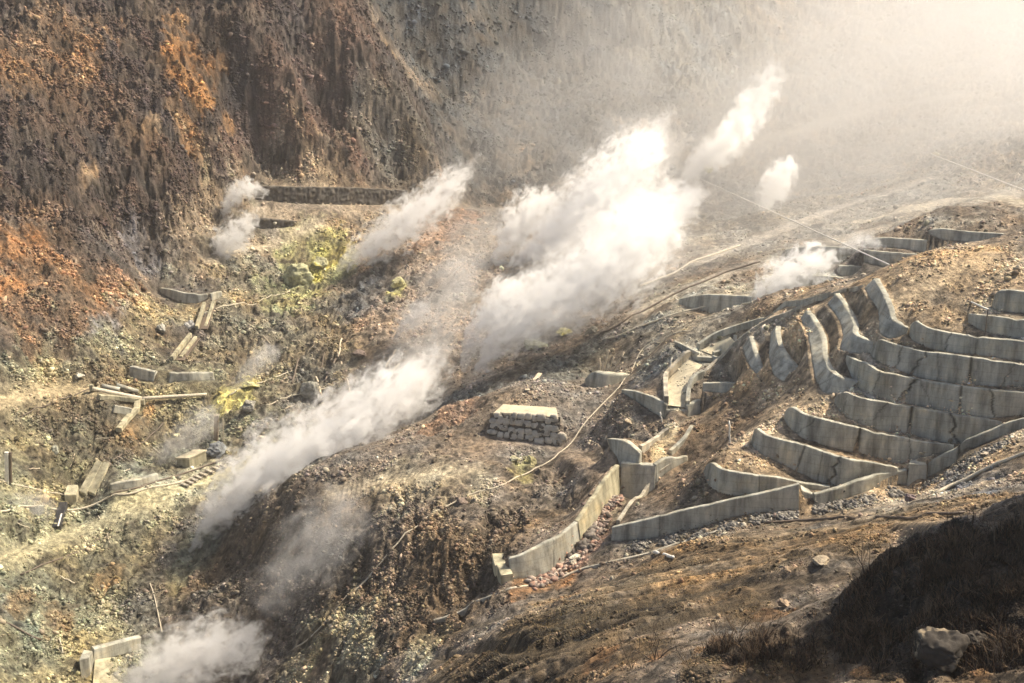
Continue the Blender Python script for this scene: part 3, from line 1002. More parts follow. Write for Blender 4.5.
GROUP_OF = {'T': 'stepped retaining walls on the front slope', 'L': 'retaining walls running away beside the stepped slope',
            'F': 'walls along the foot of the stepped slope', 'B': 'hazy retaining walls on the upper terraces',
            'K': 'check walls in the left stream bed', 'M': 'dark walls at the foot of the brown cliff', 'G': 'walls of the rubble channel'}
DAMS = {'DA': ('check_dam', 'small tilted concrete dam at the top of the flume, right of the long hose', 'check dam'),
        'DB': ('check_dam', 'upper concrete check dam with two wings where the flume drops into the basin', 'check dam'),
        'DC': ('check_dam', 'dark concrete check dam with a spillway above the reddish rubble channel', 'check dam')}
roots = {}
for nm, w in WD.items():
    k = nm[:2]
    if k in DAMS:
        if k not in roots:
            roots[k] = root_at(DAMS[k][0], w['foot'][len(w['foot']) // 2], DAMS[k][1], DAMS[k][2], 'check dams in the concrete channel')
        wall_mesh(w, CONCRETE, 'spillway' if nm == 'DC2' else 'wing_wall', roots[k])
        continue
    if nm == 'GB':
        continue
    o = wall_mesh(w, CONCRETE_D if nm[0] == 'M' else CONCRETE_Y if nm == 'G2' else CONCRETE, 'retaining_wall')
    tag(o, w['label'], 'retaining wall', GROUP_OF.get(nm[0]))
# the crest block between the wings of the upper check dam
mb = MB()
p0, p1 = pt(665.5, 409, 121.3), pt(688, 410, 121.3)
mb.bar(p0 - (0, 0, .35), p1 - (0, 0, .35), .7, .9, rough=.04)
mb.build('spillway', CONCRETE, roots['DB'])
mb = MB()
mb.bar(pt(697, 358, 130.4), pt(712, 359, 130.2), .5, .5, rough=.03)
mb.build('spillway', CONCRETE, roots['DA'])

# square block and broken pier at the foot of the stepped walls
mb = MB()
a, b, c, d_ = pt(799, 510, 97.3), pt(815, 507.5, 97.35), pt(815, 507, 98.6), pt(799, 509, 98.6)
up_ = np.array((0, 0, 1.0))
mb.block([a - up_ * .5, b - up_ * .5, c - up_ * .5, d_ - up_ * .5], [pt(802, 490.5, 97.5), pt(815.3, 495, 97.4), pt(814, 491.5, 98.6), pt(800, 484.5, 98.4)])
tag(mb.build('concrete_block', CONCRETE, None, .05), 'square concrete block with a bright broken top closing the long front wall', 'concrete block')
mb = MB()
a, b = pt(907.5, 487, 99.6), pt(927.5, 480, 99.7)
c, d_ = b + (0, 1.3, 0), a + (0, 1.3, 0)
mb.block([p - up_ * .5 for p in (a, b, c, d_)], [pt(909, 463, 100), pt(927, 464, 99.9), pt(925, 460, 100.8), pt(911, 459, 100.8)])
o = mb.build('concrete_pier', CONCRETE, None, .08)
tag(o, 'broken concrete pier between the straight wall and the climbing channel wall', 'concrete pier')


# ------------------------------------------------------------------ kerbs and flumes laid on the ground
def low_wall(spec, h, w, name, m, root, up=0.0):
    Q = path(spec, up, .8)
    mb_ = MB()
    n_ = len(Q)
    tan = np.gradient(Q, axis=0)
    base = 0
    c_ = .04
    for i in range(n_):
        d_ = tan[i, :2] / (np.linalg.norm(tan[i, :2]) + 1e-9)
        s_ = np.array((d_[1], -d_[0], 0))
        for x, z in ((-w / 2, -.5), (-w / 2, h - c_), (-w / 2 + c_, h), (w / 2 - c_, h), (w / 2, h - c_), (w / 2, -.5)):
            mb_.v.append(Q[i] + s_ * x + up_ * z + (RNG.random(3) - .5) * .03)
    for i in range(n_ - 1):
        for k in range(5):
            q = i * 6 + k
            mb_.f.append((q, q + 6, q + 7, q + 1))
    mb_.f.append(tuple(range(5, -1, -1)))
    mb_.f.append(tuple((n_ - 1) * 6 + k for k in range(6)))
    return mb_.build(name, m, root)


def floor_strip(left, right, name, m, root, up=.05):
    a, b = path(left, 0, .6), path(right, 0, .6)
    n_ = max(len(a), len(b))
    q = np.linspace(0, 1, n_)
    a = np.stack([np.interp(q, np.linspace(0, 1, len(a)), a[:, c]) for c in range(3)], 1)
    b = np.stack([np.interp(q, np.linspace(0, 1, len(b)), b[:, c]) for c in range(3)], 1)
    P = np.array([a * (1 - k) + b * k for k in np.linspace(0, 1, 9)])
    hz_ = hgt(P[..., 0].ravel(), P[..., 1].ravel()).reshape(P.shape[:2])
    P[..., 2] = np.maximum(P[..., 2], hz_) + up
    P[..., 2] += CAMZ
    P -= np.array(root.location)
    return link(name, grid_mesh(name, P), m, root)


SILT = plain_material('pale_silt', (.50, .44, .31), .35, 1.5, .9, .6, .05)
CURB = concrete_material('pale_concrete', (.45, .41, .33))
fl = root_at('concrete_flume', ground(676, 395), 'wide concrete flume with a cream silt floor above the upper check dam', 'flume', 'flumes of the channel')
floor_strip('691 360;668 381;667 408', '702 366;690 384;686 410', 'floor', SILT, fl)
low_wall('689 358;676 369;665 381;665 392;666 406', .9, .5, 'side_wall', CURB, fl)
low_wall('703 377;694 381;689 386;688 400;687 412', .8, .45, 'side_wall', CONCRETE, fl)
fl = root_at('concrete_flume', ground(720, 345), 'narrow concrete flume curving up from the small tilted dam towards the pale curb', 'flume', 'flumes of the channel')
floor_strip('701 352;712 344;730 338', '712 356;724 350;736 344', 'floor', SILT, fl)
low_wall('698 350;705 343;719 335;737 328.5;760 321;804 305;829 297', .55, .45, 'side_wall', CONCRETE, fl)
low_wall('713 357;724 350;735 345;735 340', .5, .4, 'side_wall', CONCRETE, fl)
o = low_wall('700 379;717 362;734 346;751 331.6;776 318.5;800 308;824 299;836 293.7;850 290;864 287', .3, .4, 'kerb', CURB, None)
tag(o, 'pale curb running along the far ends of the side walls up to the bent wall', 'kerb')
o = low_wall('640 453;650 445;660 438;668 432', .5, .4, 'kerb', CURB, None)
tag(o, 'pale curb on the left rim of the silt basin behind the dark spillway', 'kerb')
o = low_wall('670 455;678 447;685 440;692 428', .35, .4, 'kerb', CONCRETE, None)
tag(o, 'thin curb on the right rim of the silt basin below the upper check dam', 'kerb')
o = low_wall('618 524;632 502;646 487;660 474;672 463', .25, .35, 'kerb', CURB, None)
tag(o, 'pale curb climbing from the left end of the long front wall to the spillway', 'kerb')
o = low_wall('498 559;503 571;507 582', .6, 1.1, 'kerb', CONCRETE_Y, None)
tag(o, 'pale sunlit concrete strip beside the orange-stained wall at the channel mouth', 'kerb')
o = low_wall('434 622;470 604;505 592;540 584;575 571;610 562;650 553;690 540;730 527', .1, .28, 'kerb', CURB, None)
tag(o, 'thin pale edge curb between the rubble channel and the rutted brown slope', 'kerb')

# ------------------------------------------------------------------ pipes, hoses, wires, reflection streaks
def pipe(spec, r, m, name, label, cat, up=None, group=None):
    Q = path(spec, r * .8 if up is None else up, .9)
    mb_ = MB()
    mb_.tube(Q, r, sides=8)
    return tag(mb_.build(name, m, None, smooth=True), label, cat, group)


pipe('296 650;330 618;358 590;385 560;412 530;436 511;462 498;500 488;530 474;556 457;580 430;602 405;622 384;634 366;641 350;655 341;672 335;690 331', .075, PIPE, 'hose',
     'long pale hose snaking from the steaming bank over the middle hill', 'hose')
pipe('1050 446;1024 454;1000 464;977 474;962 482;950 488;935 495', .16, PIPE, 'pipe', 'pale straight pipe lying on the bank under the climbing channel wall', 'pipe')
pipe('764 524;790 522;815 520;850 518;890 518;925 516;965 513', .11, PIPE_D, 'pipe', 'dark brown pipe lying across the top of the rutted slope', 'pipe')
pipe('150 585;153 593;156 604;159 618;162 634', .07, PIPE, 'hose', 'thin pale hose hanging down the steaming bank at lower left', 'hose')
pipe('20 418;30 413;40 409.5;52 404;64 399;78 394;92 389', .09, PIPE_D, 'pipe', 'thin dark pipe lying on the black rubble left of the concrete frame', 'pipe')
pipe('0 622;15 628;28 636;42 643', .11, PIPE_D, 'pipe', 'short dark pipe on the yellow ground near the lower left corner', 'pipe')
pipe('600 335;625 322;650 308;672 296;700 284;726 272;760 262', .14, PIPE_D, 'pipe', 'dark pipe climbing through the scree beside the broad steam cloud', 'pipe')
pipe('604 341;640 327;668 318;700 310;730 306;752 303', .13, PIPE, 'pipe', 'pale pipe winding below the broad hazy wall towards the leaning wisp', 'pipe')
pipe('640 288;662 278;684 268;712 256;740 246', .16, PIPE, 'pipe', 'upper pale pipe on the hazy slope right of the broad steam cloud', 'pipe')
for spec, m_, lb in (('266 406;290 398;318 389;342 380', PIPE, 'pale bent pipe lying across the rubble below the crossed poles'),
                    ('252 423;285 419;320 409;352 402', PIPE_D, 'dark pipe lying lowest across the rubble below the crossed poles'),
                    ('228 398;262 384;292 372', PIPE, 'grey pipe running past the sulfur lump towards the dark hollow'),
                    ('332 322;328 346;318 374', PIPE_D, 'thin dark pipe coming straight down to the crossed poles'),
                    ('100 470;125 452;150 436;168 424', PIPE_D, 'dark pipe climbing from the tilted slabs to the pipe bridge'),
                    ('0 480;22 486;45 492;66 498', PIPE, 'pale pipe running from the sheet pile to the low square block'),
                    ('200 318;232 306;262 300;290 292', PIPE, 'pale pipe crossing the slope right of the upper timber flume'),
                    ('20 575;60 560;100 540', PIPE_D, 'dark pipe half buried in the yellow gravel below the dirt track')):
    pipe(spec, .09, m_, 'pipe', lb, 'pipe', None, 'pipes on the left side of the valley')
pipe('420 300;470 262;500 248', .1, PIPE_D, 'pipe', 'faint dark pipe under the drifting steam in the valley middle', 'pipe')
o = None


def wire(p, q, r, sag, name, label, cat, m=REFLECTION):
    p, q = np.array(p), np.array(q)
    k_ = np.linspace(0, 1, 40)[:, None]
    Q = p + (q - p) * k_
    Q[:, 2] -= sag * 4 * (k_ * (1 - k_))[:, 0]
    mb_ = MB()
    mb_.tube(Q, r, sides=6)
    return tag(mb_.build(name, m, None, smooth=True), label, cat)


g0, g1 = ground(690, 176), pt(988, 309.5, 104.6)
wire(g0 + (0, 0, .3), g1, .075, 0, 'reflection_streak', 'long pale window-reflection streak slanting across the upper terraces to the brown slope', 'reflection')  # a reflection on window glass, built as a thin rod
gp = np.array([g1[0], g1[1], hgt(g1[:1], g1[1:2])[0]])
mb = MB()
mb.tube([gp - (0, 0, .4), (gp + g1) / 2, g1 + (0, 0, .05)], .05)
tag(mb.build('streak_post', PIPE_D, None), 'short dark post added under the lower end of the long pale streak', 'post')  # made-up post, added to carry the reflection streak
g0, g1 = ground(930, 155), pt(1050, 200, 170)
wire(g0 + (0, 0, .2), g1, .09, 0, 'reflection_streak', 'short pale window-reflection streak high on the hazy slope at the right edge', 'reflection')  # second glass reflection, likewise modelled as a rod
g0, g1 = ground(430, 323), ground(672, 276)
wire(pt(425, 323, 165), pt(640, 281, 165), .03, .6, 'overhead_wire', 'thin dark wire stretched in front of the broad steam cloud', 'wire', PIPE_D)

# ------------------------------------------------------------------ stone wall on the middle hill
gb = root_at('stone_wall', pt(530, 442, 127.5), 'stone-faced buttress with a flat pale cap on top of the middle hill', 'stone wall')
wg = WD['GB']
wall_mesh(wg, CONCRETE_D, 'core', gb)
D_, C_ = wg['top'][0], wg['top'][-1]
mb = MB()
E0 = D_ + np.r_[wg['n'][0], 0] * 2.6 + (.3, 0, .08)
E1 = C_ + np.r_[wg['n'][-1], 0] * 2.6 + (-.3, 0, .08)
D2, C2 = D_ + (0, -.15, .02), C_ + (.1, -.15, .02)
mb.block([D2 - up_ * .25, C2 - up_ * .25, E1 - up_ * .25, E0 - up_ * .25], [D2 + up_ * .06, C2 + up_ * .06, E1 + up_ * .06, E0 + up_ * .06])
mb.build('cap', SILT, gb, .05)
STONEM = plain_material('buttress_stone', (.42, .38, .31), .45, 1.2, .85, .7, .06)
vs, fs = [], []
ico = bmesh.new()
bmesh.ops.create_icosphere(ico, subdivisions=2, radius=1)
iv = np.array([v_.co[:] for v_ in ico.verts])
if_ = np.array([[v_.index for v_ in f_.verts] for f_ in ico.faces])
ico.free()
cells_ = []
nrow = 4
for r_ in range(nrow):
    x_ = RNG.random() * .06
    while x_ < 1:
        ww = RNG.uniform(.07, .15)
        cells_.append((x_ + ww / 2, (r_ + .5 + RNG.uniform(-.34, .34)) / nrow, ww, 1 / nrow))
        x_ += ww
ng = len(wg['s'])
for cx_, cy_, ww, hh in cells_:
    k_ = min(ng - 1, int(np.clip(cx_, 0, 1) * (ng - 1)))
    fo, to, nv = wg['foot'][k_], wg['top'][k_], np.r_[wg['n'][k_], 0]
    c_ = fo * (1 - cy_) + to * cy_
    ex = np.r_[nv[1], -nv[0], 0] * ww * wg['s'][-1] * .5
    ey = (to - fo) * hh * RNG.uniform(.46, .6)
    q = iv * (1 + .34 * (RNG.random((len(iv), 1)) - .5))
    q = np.sign(q) * np.abs(q) ** .58
    vs.append(c_ + q[:, :1] * ex + q[:, 1:2] * ey - q[:, 2:] * nv * .22)
    fs.append(if_ + len(iv) * (len(vs) - 1))
me = poly_mesh('stone_facing', np.concatenate(vs) + (0, 0, CAMZ) - np.array(gb.location), np.concatenate(fs).ravel(), 3)
link('stone_facing', me, STONEM, gb)

# ------------------------------------------------------------------ poles, boards, posts
def stick(p, q, r, m, name, label, cat, group=None, r2=None):
    p, q = np.array(p), np.array(q)
    k_ = np.linspace(0, 1, 7)[:, None]
    Q = p + (q - p) * k_
    Q[1:-1] += (RNG.random((5, 3)) - .5) * r * 1.2
    mb_ = MB()
    mb_.tube(Q, r, r2 if r2 else r * .8)
    return tag(mb_.build(name, m, None, smooth=True), label, cat, group)


def lean(u0, v0, u1, v1, dy=0.0):
    a = ground(u0, v0)
    return a - (0, 0, .2), pt(u1, v1, a[1] + dy)


for (u0, v0, u1, v1), lb in zip(((603, 371, 609, 350), (607, 372, 614, 357), (612, 372, 624, 352), (600, 371, 600, 358), (617, 371, 623, 362)),
        ('tall bleached pole, upright in the cluster behind the grey block wall', 'short bleached pole leaning right in the middle of the cluster behind the block wall',
         'longest bleached pole, leaning right out of the cluster behind the block wall', 'leftmost bleached pole of the cluster behind the grey block wall',
         'rightmost short bleached pole of the cluster behind the grey block wall')):
    p, q = lean(u0, v0, u1, v1)
    stick(p, q, .13, WOOD, 'bare_pole', lb, 'pole', 'bleached poles behind the block wall')
mb = MB()
p, q = ground(527, 393, .25), ground(540, 376, .35)
mb.bar(p, q, .55, .12, rough=.03)
tag(mb.build('plank', WOOD, None), 'pale plank lying on the middle hill above the stone-faced buttress', 'plank')
for u0, v0 in ((40, 470), (75, 455), (130, 470), (95, 440), (160, 455), (30, 530), (110, 545), (75, 585), (30, 600), (140, 560), (60, 640), (240, 330), (270, 345), (290, 300), (255, 300), (235, 275), (350, 320), (320, 340),
               (390, 370), (365, 405), (345, 415), (300, 425), (285, 410), (180, 400), (205, 365), (150, 350), (120, 355), (100, 520)):
    g_ = ground(u0, v0, .15)
    an, ln = RNG.uniform(0, 2 * math.pi), RNG.uniform(1.2, 3.2)
    h_ = np.array((g_[0] + math.cos(an) * ln, g_[1] + math.sin(an) * ln, 0))
    h_[2] = hgt(h_[:1], h_[1:2])[0] + RNG.uniform(.1, .5)
    stick(g_, h_, RNG.uniform(.05, .1), (WOOD, PIPE, PIPE_D)[RNG.integers(3)], 'driftwood_stick', 'short weathered stick lying among the rubble on the left side of the valley', 'stick', 'sticks in the left rubble')
STK = [((338, 358, 342, 341), 'pale pole standing where two poles cross below the yellow rocks'), ((338, 355, 353, 402), 'long pale pole lying down the slope among the crossed poles'),
       ((336, 360, 325, 384), 'dark thin pole leaning left from the crossed poles'), ((386, 368, 396, 352), 'short pale pole leaning right near the drifting steam'),
       ((372, 390, 400, 366), 'long grey pole slanting up beside the drifting steam'), ((316, 378, 322, 398), 'pale broken board standing in the dark hollow'),
       ((292, 384, 299, 362), 'curved grey pole at the left of the dark hollow'), ((318, 405, 352, 388), 'long grey pole lying below the dark hollow'),
       ((312, 418, 348, 402), 'dark pole lying lowest among the driftwood below the hollow')]
for (u0, v0, u1, v1), lb in STK:
    stick(ground(u0, v0, .1), ground(u1, v1, .35), .16, WOOD if 'pale' in lb else PIPE_D if 'dark' in lb else PIPE, 'wooden_pole', lb, 'pole', 'poles lying about the hollow')
p, q = lean(665, 407, 661, 411), None
for (u0, v0, u1, v1), lb in (((662, 422, 660, 412), 'white marker stake at the left end of the upper check dam'), ((730, 443, 729, 421), 'thin white stake standing on the brown ridge left of the curved walls'),
                             ((668, 375, 672, 358), 'thin pale stake leaning right above the wide flume'), ((652, 553, 663, 560), None), ((558, 431, 564, 441), 'short pale stick leaning on the right side of the stone-faced buttress')):
    if lb is None:
        stick(ground(654, 554, .12), ground(673, 560, .16), .16, WHITE, 'white_pipe', 'short white pipe lying on the rutted slope below the front wall', 'pipe')
        continue
    p, q = lean(u0, v0, u1, v1)
    stick(p, q, .09, WHITE, 'marker_stake', lb, 'stake')

mb = MB()
p, q = lean(216, 444, 216.5, 415)
ps = root_at('wooden_post', p, 'square brown post standing alone on the yellow bank', 'post')
mb.bar(p, q, .55, .5, up=(0, 1, 0), rough=.03)
mb.build('shaft', plain_material('brown_wood', (.22, .16, .10), .35, 3), ps)
mb = MB()
mb.bar(q - (.32, 0, .05), q + (.32, 0, -.05), .7, .14)
mb.build('cap', WOOD, ps)
p, q = lean(223, 444, 223, 418)
stick(p, q, .07, WOOD, 'marker_stake', 'thin stake right beside the square brown post', 'stake')
p, q = lean(8.5, 484, 8, 452)
ps = root_at('sheet_pile', p, 'upright pale sheet pile with a dark side near the left edge', 'post')
mb = MB()
mb.bar(p + (-.18, 0, 0), q + (-.18, 0, 0), .45, .3, up=(0, 1, 0))
mb.build('face_plate', WHITE, ps)
mb = MB()
mb.bar(p + (.16, .15, 0), q + (.16, .15, -.1), .35, .35, up=(0, 1, 0))
mb.build('web', PIPE_D, ps)

# flume rails in the left stream bed: two side beams and a trough floor each
for (l0, l1, r0, r1), lb in ((((197, 331), (204.5, 307), (206, 331.5), (214, 306)), 'upper pale timber flume with two side beams in the left stream bed'),
                             (((172, 362), (190.5, 339), (181, 362), (196, 341)), 'lower pale timber flume with two side beams in the left stream bed')):
    a, b, c, d_ = ground(*l0), ground(*l1), ground(*r0), ground(*r1)
    fr_ = root_at('timber_flume', a, lb, 'flume', 'timber flumes in the left stream bed')
    for s0, s1 in ((a, b), (c, d_)):
        mb = MB()
        mb.bar(s0 + (0, 0, .4), s1 + (0, 0, .4), .5, .8, rough=.04)
        mb.build('side_beam', CONCRETE_Y, fr_)
    mb = MB()
    mb.bar((a + c) / 2 + (0, 0, .12), (b + d_) / 2 + (0, 0, .12), np.linalg.norm(a - c), .2)
    mb.build('trough', PIPE_D, fr_)

# pipe bridge and concrete frame
br = root_at('pipe_bridge', ground(140, 402), 'pale pipe bridge crossing the dark gap to the yellow bank', 'pipe bridge')
p, q = ground(92, 392, .5), ground(207, 399, .5)
mid = pt(141, 398.5, (p[1] * .55 + q[1] * .45))
mid[2] = max(mid[2], hgt(mid[:1], mid[1:2])[0] + .4)
for k_, (s0, s1) in enumerate(((p, mid), (mid, q))):
    mb = MB()
    mb.tube(np.linspace(s0, s1, 12), .30 - .06 * k_, sides=10)
    mb.build('pipe', PIPE, br, smooth=True)
mb = MB()
mb.bar(mid - (.5, 0, .45), mid + (.5, 0, -.45), .9, .9)
mb.build('saddle', CONCRETE_Y, br)
mb = MB()
mb.bar(p - (.0, 0, .3), p - (.0, 0, -.55), .5, .5, up=(0, 1, 0))
mb.build('support', CONCRETE_Y, br)
for (a, b, lb) in (((102, 388), (120, 393), 'left one of two short grey pipes lying side by side above the pipe bridge'), ((117, 388), (138, 395), 'right one of two short grey pipes lying side by side above the pipe bridge')):
    mb = MB()
    mb.tube([ground(*a, .3), (ground(*a, .3) + ground(*b, .3)) / 2, ground(*b, .3)], .32, sides=9)
    tag(mb.build('pipe', CONCRETE, None, smooth=True), lb, 'pipe', 'short grey pipes above the bridge')
fm = root_at('concrete_portal', ground(119, 433), 'pale angled concrete frame dropping down beside the rusty gap', 'concrete frame')
g = [ground(*a, .35) for a in ((99, 400), (119, 400.5), (138, 403), (137, 412), (128, 422), (119, 433))]
for i, nm_ in ((0, 'top_beam'), (1, 'top_beam'), (2, 'leg'), (3, 'leg'), (4, 'leg')):
    mb = MB()
    mb.bar(g[i], g[i + 1], .8, .7, rough=.05)
    mb.build(nm_, CONCRETE_Y, fm)
mb = MB()
mb.bar(ground(114, 413, .5), ground(131, 416, .5), .4, 1.0, rough=.04)
tag(mb.build('concrete_wall', CONCRETE, None), 'small grey concrete wall in the shade under the pale angled frame', 'retaining wall')

# slabs, chute, hut on the yellow ground
for q4, lb in ((((79, 494), (86, 497), (103, 469), (98, 465)), 'larger pale concrete slab tilted against the bank beside its twin'),
               (((88, 494), (95, 497), (110, 470), (104, 468)), 'narrower concrete slab tilted against the bank, right of the larger slab')):
    c4 = [ground(*a, .35) for a in q4]
    c4[2][2] += .5
    c4[3][2] += .5
    mb = MB()
    mb.block([c_ - (0, -.1, .5) for c_ in c4], c4)
    tag(mb.build('concrete_slab', CONCRETE_Y, None, .04), lb, 'concrete slab', 'tilted slabs on the yellow ground')
mb = MB()
c4 = [ground(*a, .1) for a in ((65, 503), (77, 503), (79, 492), (68, 492))]
mb.block([c_ - (0, 0, .4) for c_ in c4], [c_ + (0, 0, .9) for c_ in c4])
tag(mb.build('concrete_block', CONCRETE_Y, None, .06), 'low square concrete block at the foot of the tilted slabs', 'concrete block')
ch = root_at('drop_chute', ground(56, 533), 'black chute with a white stripe dropping into the yellow gravel', 'chute')
p, q = ground(57, 532, .3), ground(64, 508, .5)
mb = MB()
mb.bar(p, q, 1.0, .7, rough=.05)
mb.build('channel', RUBBERD, ch)
mb = MB()
mb.bar(p + (.25, -.1, .4), (p + q) / 2 + (.25, -.1, .4), .16, .08)
mb.build('stripe', WHITE, ch)
ht = root_at('concrete_hut', ground(192, 466), 'small pale block hut with one shaded grey-blue side above the ladder track', 'hut')
a, b, c, d_ = ground(177, 467), ground(190, 468), ground(207, 461), ground(195, 459)
mb = MB()
h1 = (0, 0, 1.1)
mb.block([x_ - (0, 0, .4) for x_ in (a, b, c, d_)], [a + (0, 0, .9), b + (0, 0, 1.2), c + (0, 0, 1.3), d_ + (0, 0, 1.1)])
mb.build('body', CONCRETE_Y, ht, .04)
mb = MB()
tp = [a + (-.15, -.15, .95), b + (0, -.15, 1.25), c + (.15, 0, 1.35), d_ + (0, .15, 1.15)]
mb.block(tp, [t_ + (0, 0, .2) for t_ in tp])
mb.build('roof_slab', SILT, ht, .03)

# ladder track
a0, a1 = ground(190, 484, .2), ground(240, 459, .2)
lt = root_at('ladder_track', a0, 'ladder-like track of pale sleepers climbing the yellow bank', 'track')
dd = (a1 - a0) / np.linalg.norm(a1 - a0)
sd_ = np.array((dd[1], -dd[0], 0)) / np.linalg.norm(dd[:2])
TR = path('185 487;200 478;220 468.5;241 459', .3, .5)
for s_ in (-.45, .45):
    mb = MB()
    mb.tube(TR + sd_ * s_, .06)
    mb.build('rail', PIPE_D, lt)
for i in range(0, len(TR), 2):
    mb = MB()
    mb.bar(TR[i] - sd_ * .7 - (0, 0, .05), TR[i] + sd_ * .7 - (0, 0, .05), .42, .2)
    mb.build('sleeper', CURB, lt)
pipe('0 512;30 508;66 512;100 503;130 497;165 487;190 481', .14, PIPE, 'pipe', 'pale pipe along the lower edge of the track across the yellow bank', 'pipe')
pipe('110 498;140 488;176 477;205 466;232 456', .12, PIPE_D, 'pipe', 'dark pipe just above the ladder track on the yellow bank', 'pipe')

# abutment at the bottom left
ab = root_at('concrete_abutment', ground(90, 676), 'concrete abutment with a side wall and a pale apron at the bottom edge', 'abutment')
a, b, c, d_ = ground(81, 678), ground(91, 676), ground(94, 662), ground(85, 660)
mb = MB()
tz = (0, 0, 2.0)
mb.block([x_ - (0, 0, .8) for x_ in (a, b, c, d_)], [a + tz, b + tz, c + (0, 0, 1.2), d_ + (0, 0, 1.2)])
mb.build('pier', CONCRETE, ab, .06)
mb = MB()
p, q = ground(93, 660, .6), ground(140, 648, .6)
mb.bar(p, q, .7, 1.5, rough=.06)
mb.build('side_wall', CONCRETE, ab)
mb = MB()
c4 = [ground(*a, .25) for a in ((93, 688), (124, 688), (115, 659), (95, 663))]
mb.block([x_ - (0, 0, .7) for x_ in c4], c4)
mb.build('apron', CONCRETE_Y, ab, .05)
# ------------------------------------------------------------------ loose stones, scattered by how stony the ground is
DC = YY * CP - H * SP
PU = 512 + F * XX / DC
PV = 341.5 - F * (YY * SP + H * CP) / DC
area = np.maximum(0, np.gradient(PU, axis=1) * -np.gradient(PV, axis=0))
vis = (PU > -40) & (PU < 1064) & (PV > -30) & (PV < 715)
prob = np.where(vis, np.clip(area, 0, 12) * np.clip(STONES, .05, 1) ** 2 * np.clip(.25 + mott * 1.0, .03, 2.2) * (1 - .85 * np.clip(NEAR * 1.5 - .6, 0, 1)), 0).ravel()
cum = np.cumsum(prob)
NROCK = 190000
pick = np.searchsorted(cum, RNG.random(NROCK) * cum[-1])
pj, pi_ = pick // NT, pick % NT
gx = np.gradient(H, axis=1)
rx = XX[pj, pi_] + (RNG.random(NROCK) - .5) * dt_ * YY[pj, pi_]
ry = YY[pj, pi_] + (RNG.random(NROCK) - .5) * .2
rz = hgt(rx, ry)
dist = np.sqrt(rx ** 2 + ry ** 2 + rz ** 2)
size = np.clip(np.exp(RNG.normal(math.log(.80), .52, NROCK)), .4, 4.2) * dist / F
size = np.clip(size, .05, 1.0)
ralb = ALB[pj, pi_] * np.exp(RNG.normal(.10, .36, NROCK))[:, None]
ralb *= 1 + (RNG.random((NROCK, 3)) - .5) * .14
pale = RNG.random(NROCK) < .022 * STONES[pj, pi_]
ralb[pale] = ralb[pale] * .3 + np.array((.42, .38, .30)) * .7 * np.clip(ALB[pj, pi_].mean(1)[pale] * 4, .25, 1)[:, None]
bmi = bmesh.new()
bmesh.ops.create_icosphere(bmi, subdivisions=1, radius=1)
RV = np.array([v_.co[:] for v_ in bmi.verts])
RF = np.array([[v_.index for v_ in f_.verts] for f_ in bmi.faces])
bmi.free()


def stone_variants(base, n_, rough, cuts=7):
    out = []
    for _ in range(n_):
        d_ = RNG.normal(size=(cuts, 3))
        d_ /= np.linalg.norm(d_, axis=1)[:, None]
        q = base.copy()
        for k_ in d_:                        # cut flat faces into a ball
            over = q @ k_ - RNG.uniform(.32, .8)
            q -= np.maximum(over, 0)[:, None] * k_
        out.append(q * (1 + rough * (RNG.random((len(q), 1)) - .5)))
    return np.array(out)


VAR = stone_variants(RV, 24, .22)
_g = (1 + 5 ** .5) / 2
RV0 = np.array([(-1, _g, 0), (1, _g, 0), (-1, -_g, 0), (1, -_g, 0), (0, -1, _g), (0, 1, _g), (0, -1, -_g), (0, 1, -_g), (_g, 0, -1), (_g, 0, 1), (-_g, 0, -1), (-_g, 0, 1)]) / math.sqrt(1 + _g * _g)
RF0 = np.array([(0, 11, 5), (0, 5, 1), (0, 1, 7), (0, 7, 10), (0, 10, 11), (1, 5, 9), (5, 11, 4), (11, 10, 2), (10, 7, 6), (7, 1, 8), (3, 9, 4), (3, 4, 2), (3, 2, 6), (3, 6, 8), (3, 8, 9), (4, 9, 5), (2, 4, 11), (6, 2, 10), (8, 6, 7), (9, 8, 1)])
VAR0 = stone_variants(RV0, 24, .5)


def scatter(sel, name, label, sink=.25):
    parts_, faces_, cols_, nv = [], [], [], 0
    px = size[sel] / np.sqrt(rx[sel] ** 2 + ry[sel] ** 2 + rz[sel] ** 2) * F
    for sub, var, fc in ((sel[px < 1.7], VAR0, RF0), (sel[px >= 1.7], VAR, RF)):
        n_ = len(sub)
        q = var[RNG.integers(0, len(var), n_)] * size[sub][:, None, None]
        q = q * np.stack([RNG.uniform(.7, 1.4, n_), RNG.uniform(.7, 1.4, n_), RNG.uniform(.5, .95, n_)], 1)[:, None, :]
        a_ = RNG.random(n_) * 2 * math.pi
        b_ = RNG.normal(0, .4, n_)
        ca, sa, cb, sb = np.cos(a_)[:, None], np.sin(a_)[:, None], np.cos(b_)[:, None], np.sin(b_)[:, None]
        x, y, z = q[..., 0], q[..., 1], q[..., 2]
        y, z = y * cb - z * sb, y * sb + z * cb
        x, y = x * ca - y * sa, x * sa + y * ca
        P = np.stack([x + rx[sub][:, None], y + ry[sub][:, None], z + (rz[sub] + size[sub] * sink)[:, None] + CAMZ], -1)
        parts_.append(P.reshape(-1, 3))
        faces_.append((fc[None] + (np.arange(n_) * var.shape[1])[:, None, None]).ravel() + nv)
        cols_.append(np.repeat(ralb[sub], var.shape[1], 0))
        nv += n_ * var.shape[1]
    me = poly_mesh(name, np.concatenate(parts_), np.concatenate(faces_), 3)
    set_attr(me, 'albedo', np.clip(np.concatenate(cols_), .012, .8), 'FLOAT_COLOR')
    o_ = link(name, me, STONE)
    o_['kind'] = 'stuff'
    return tag(o_, label, 'loose stones')


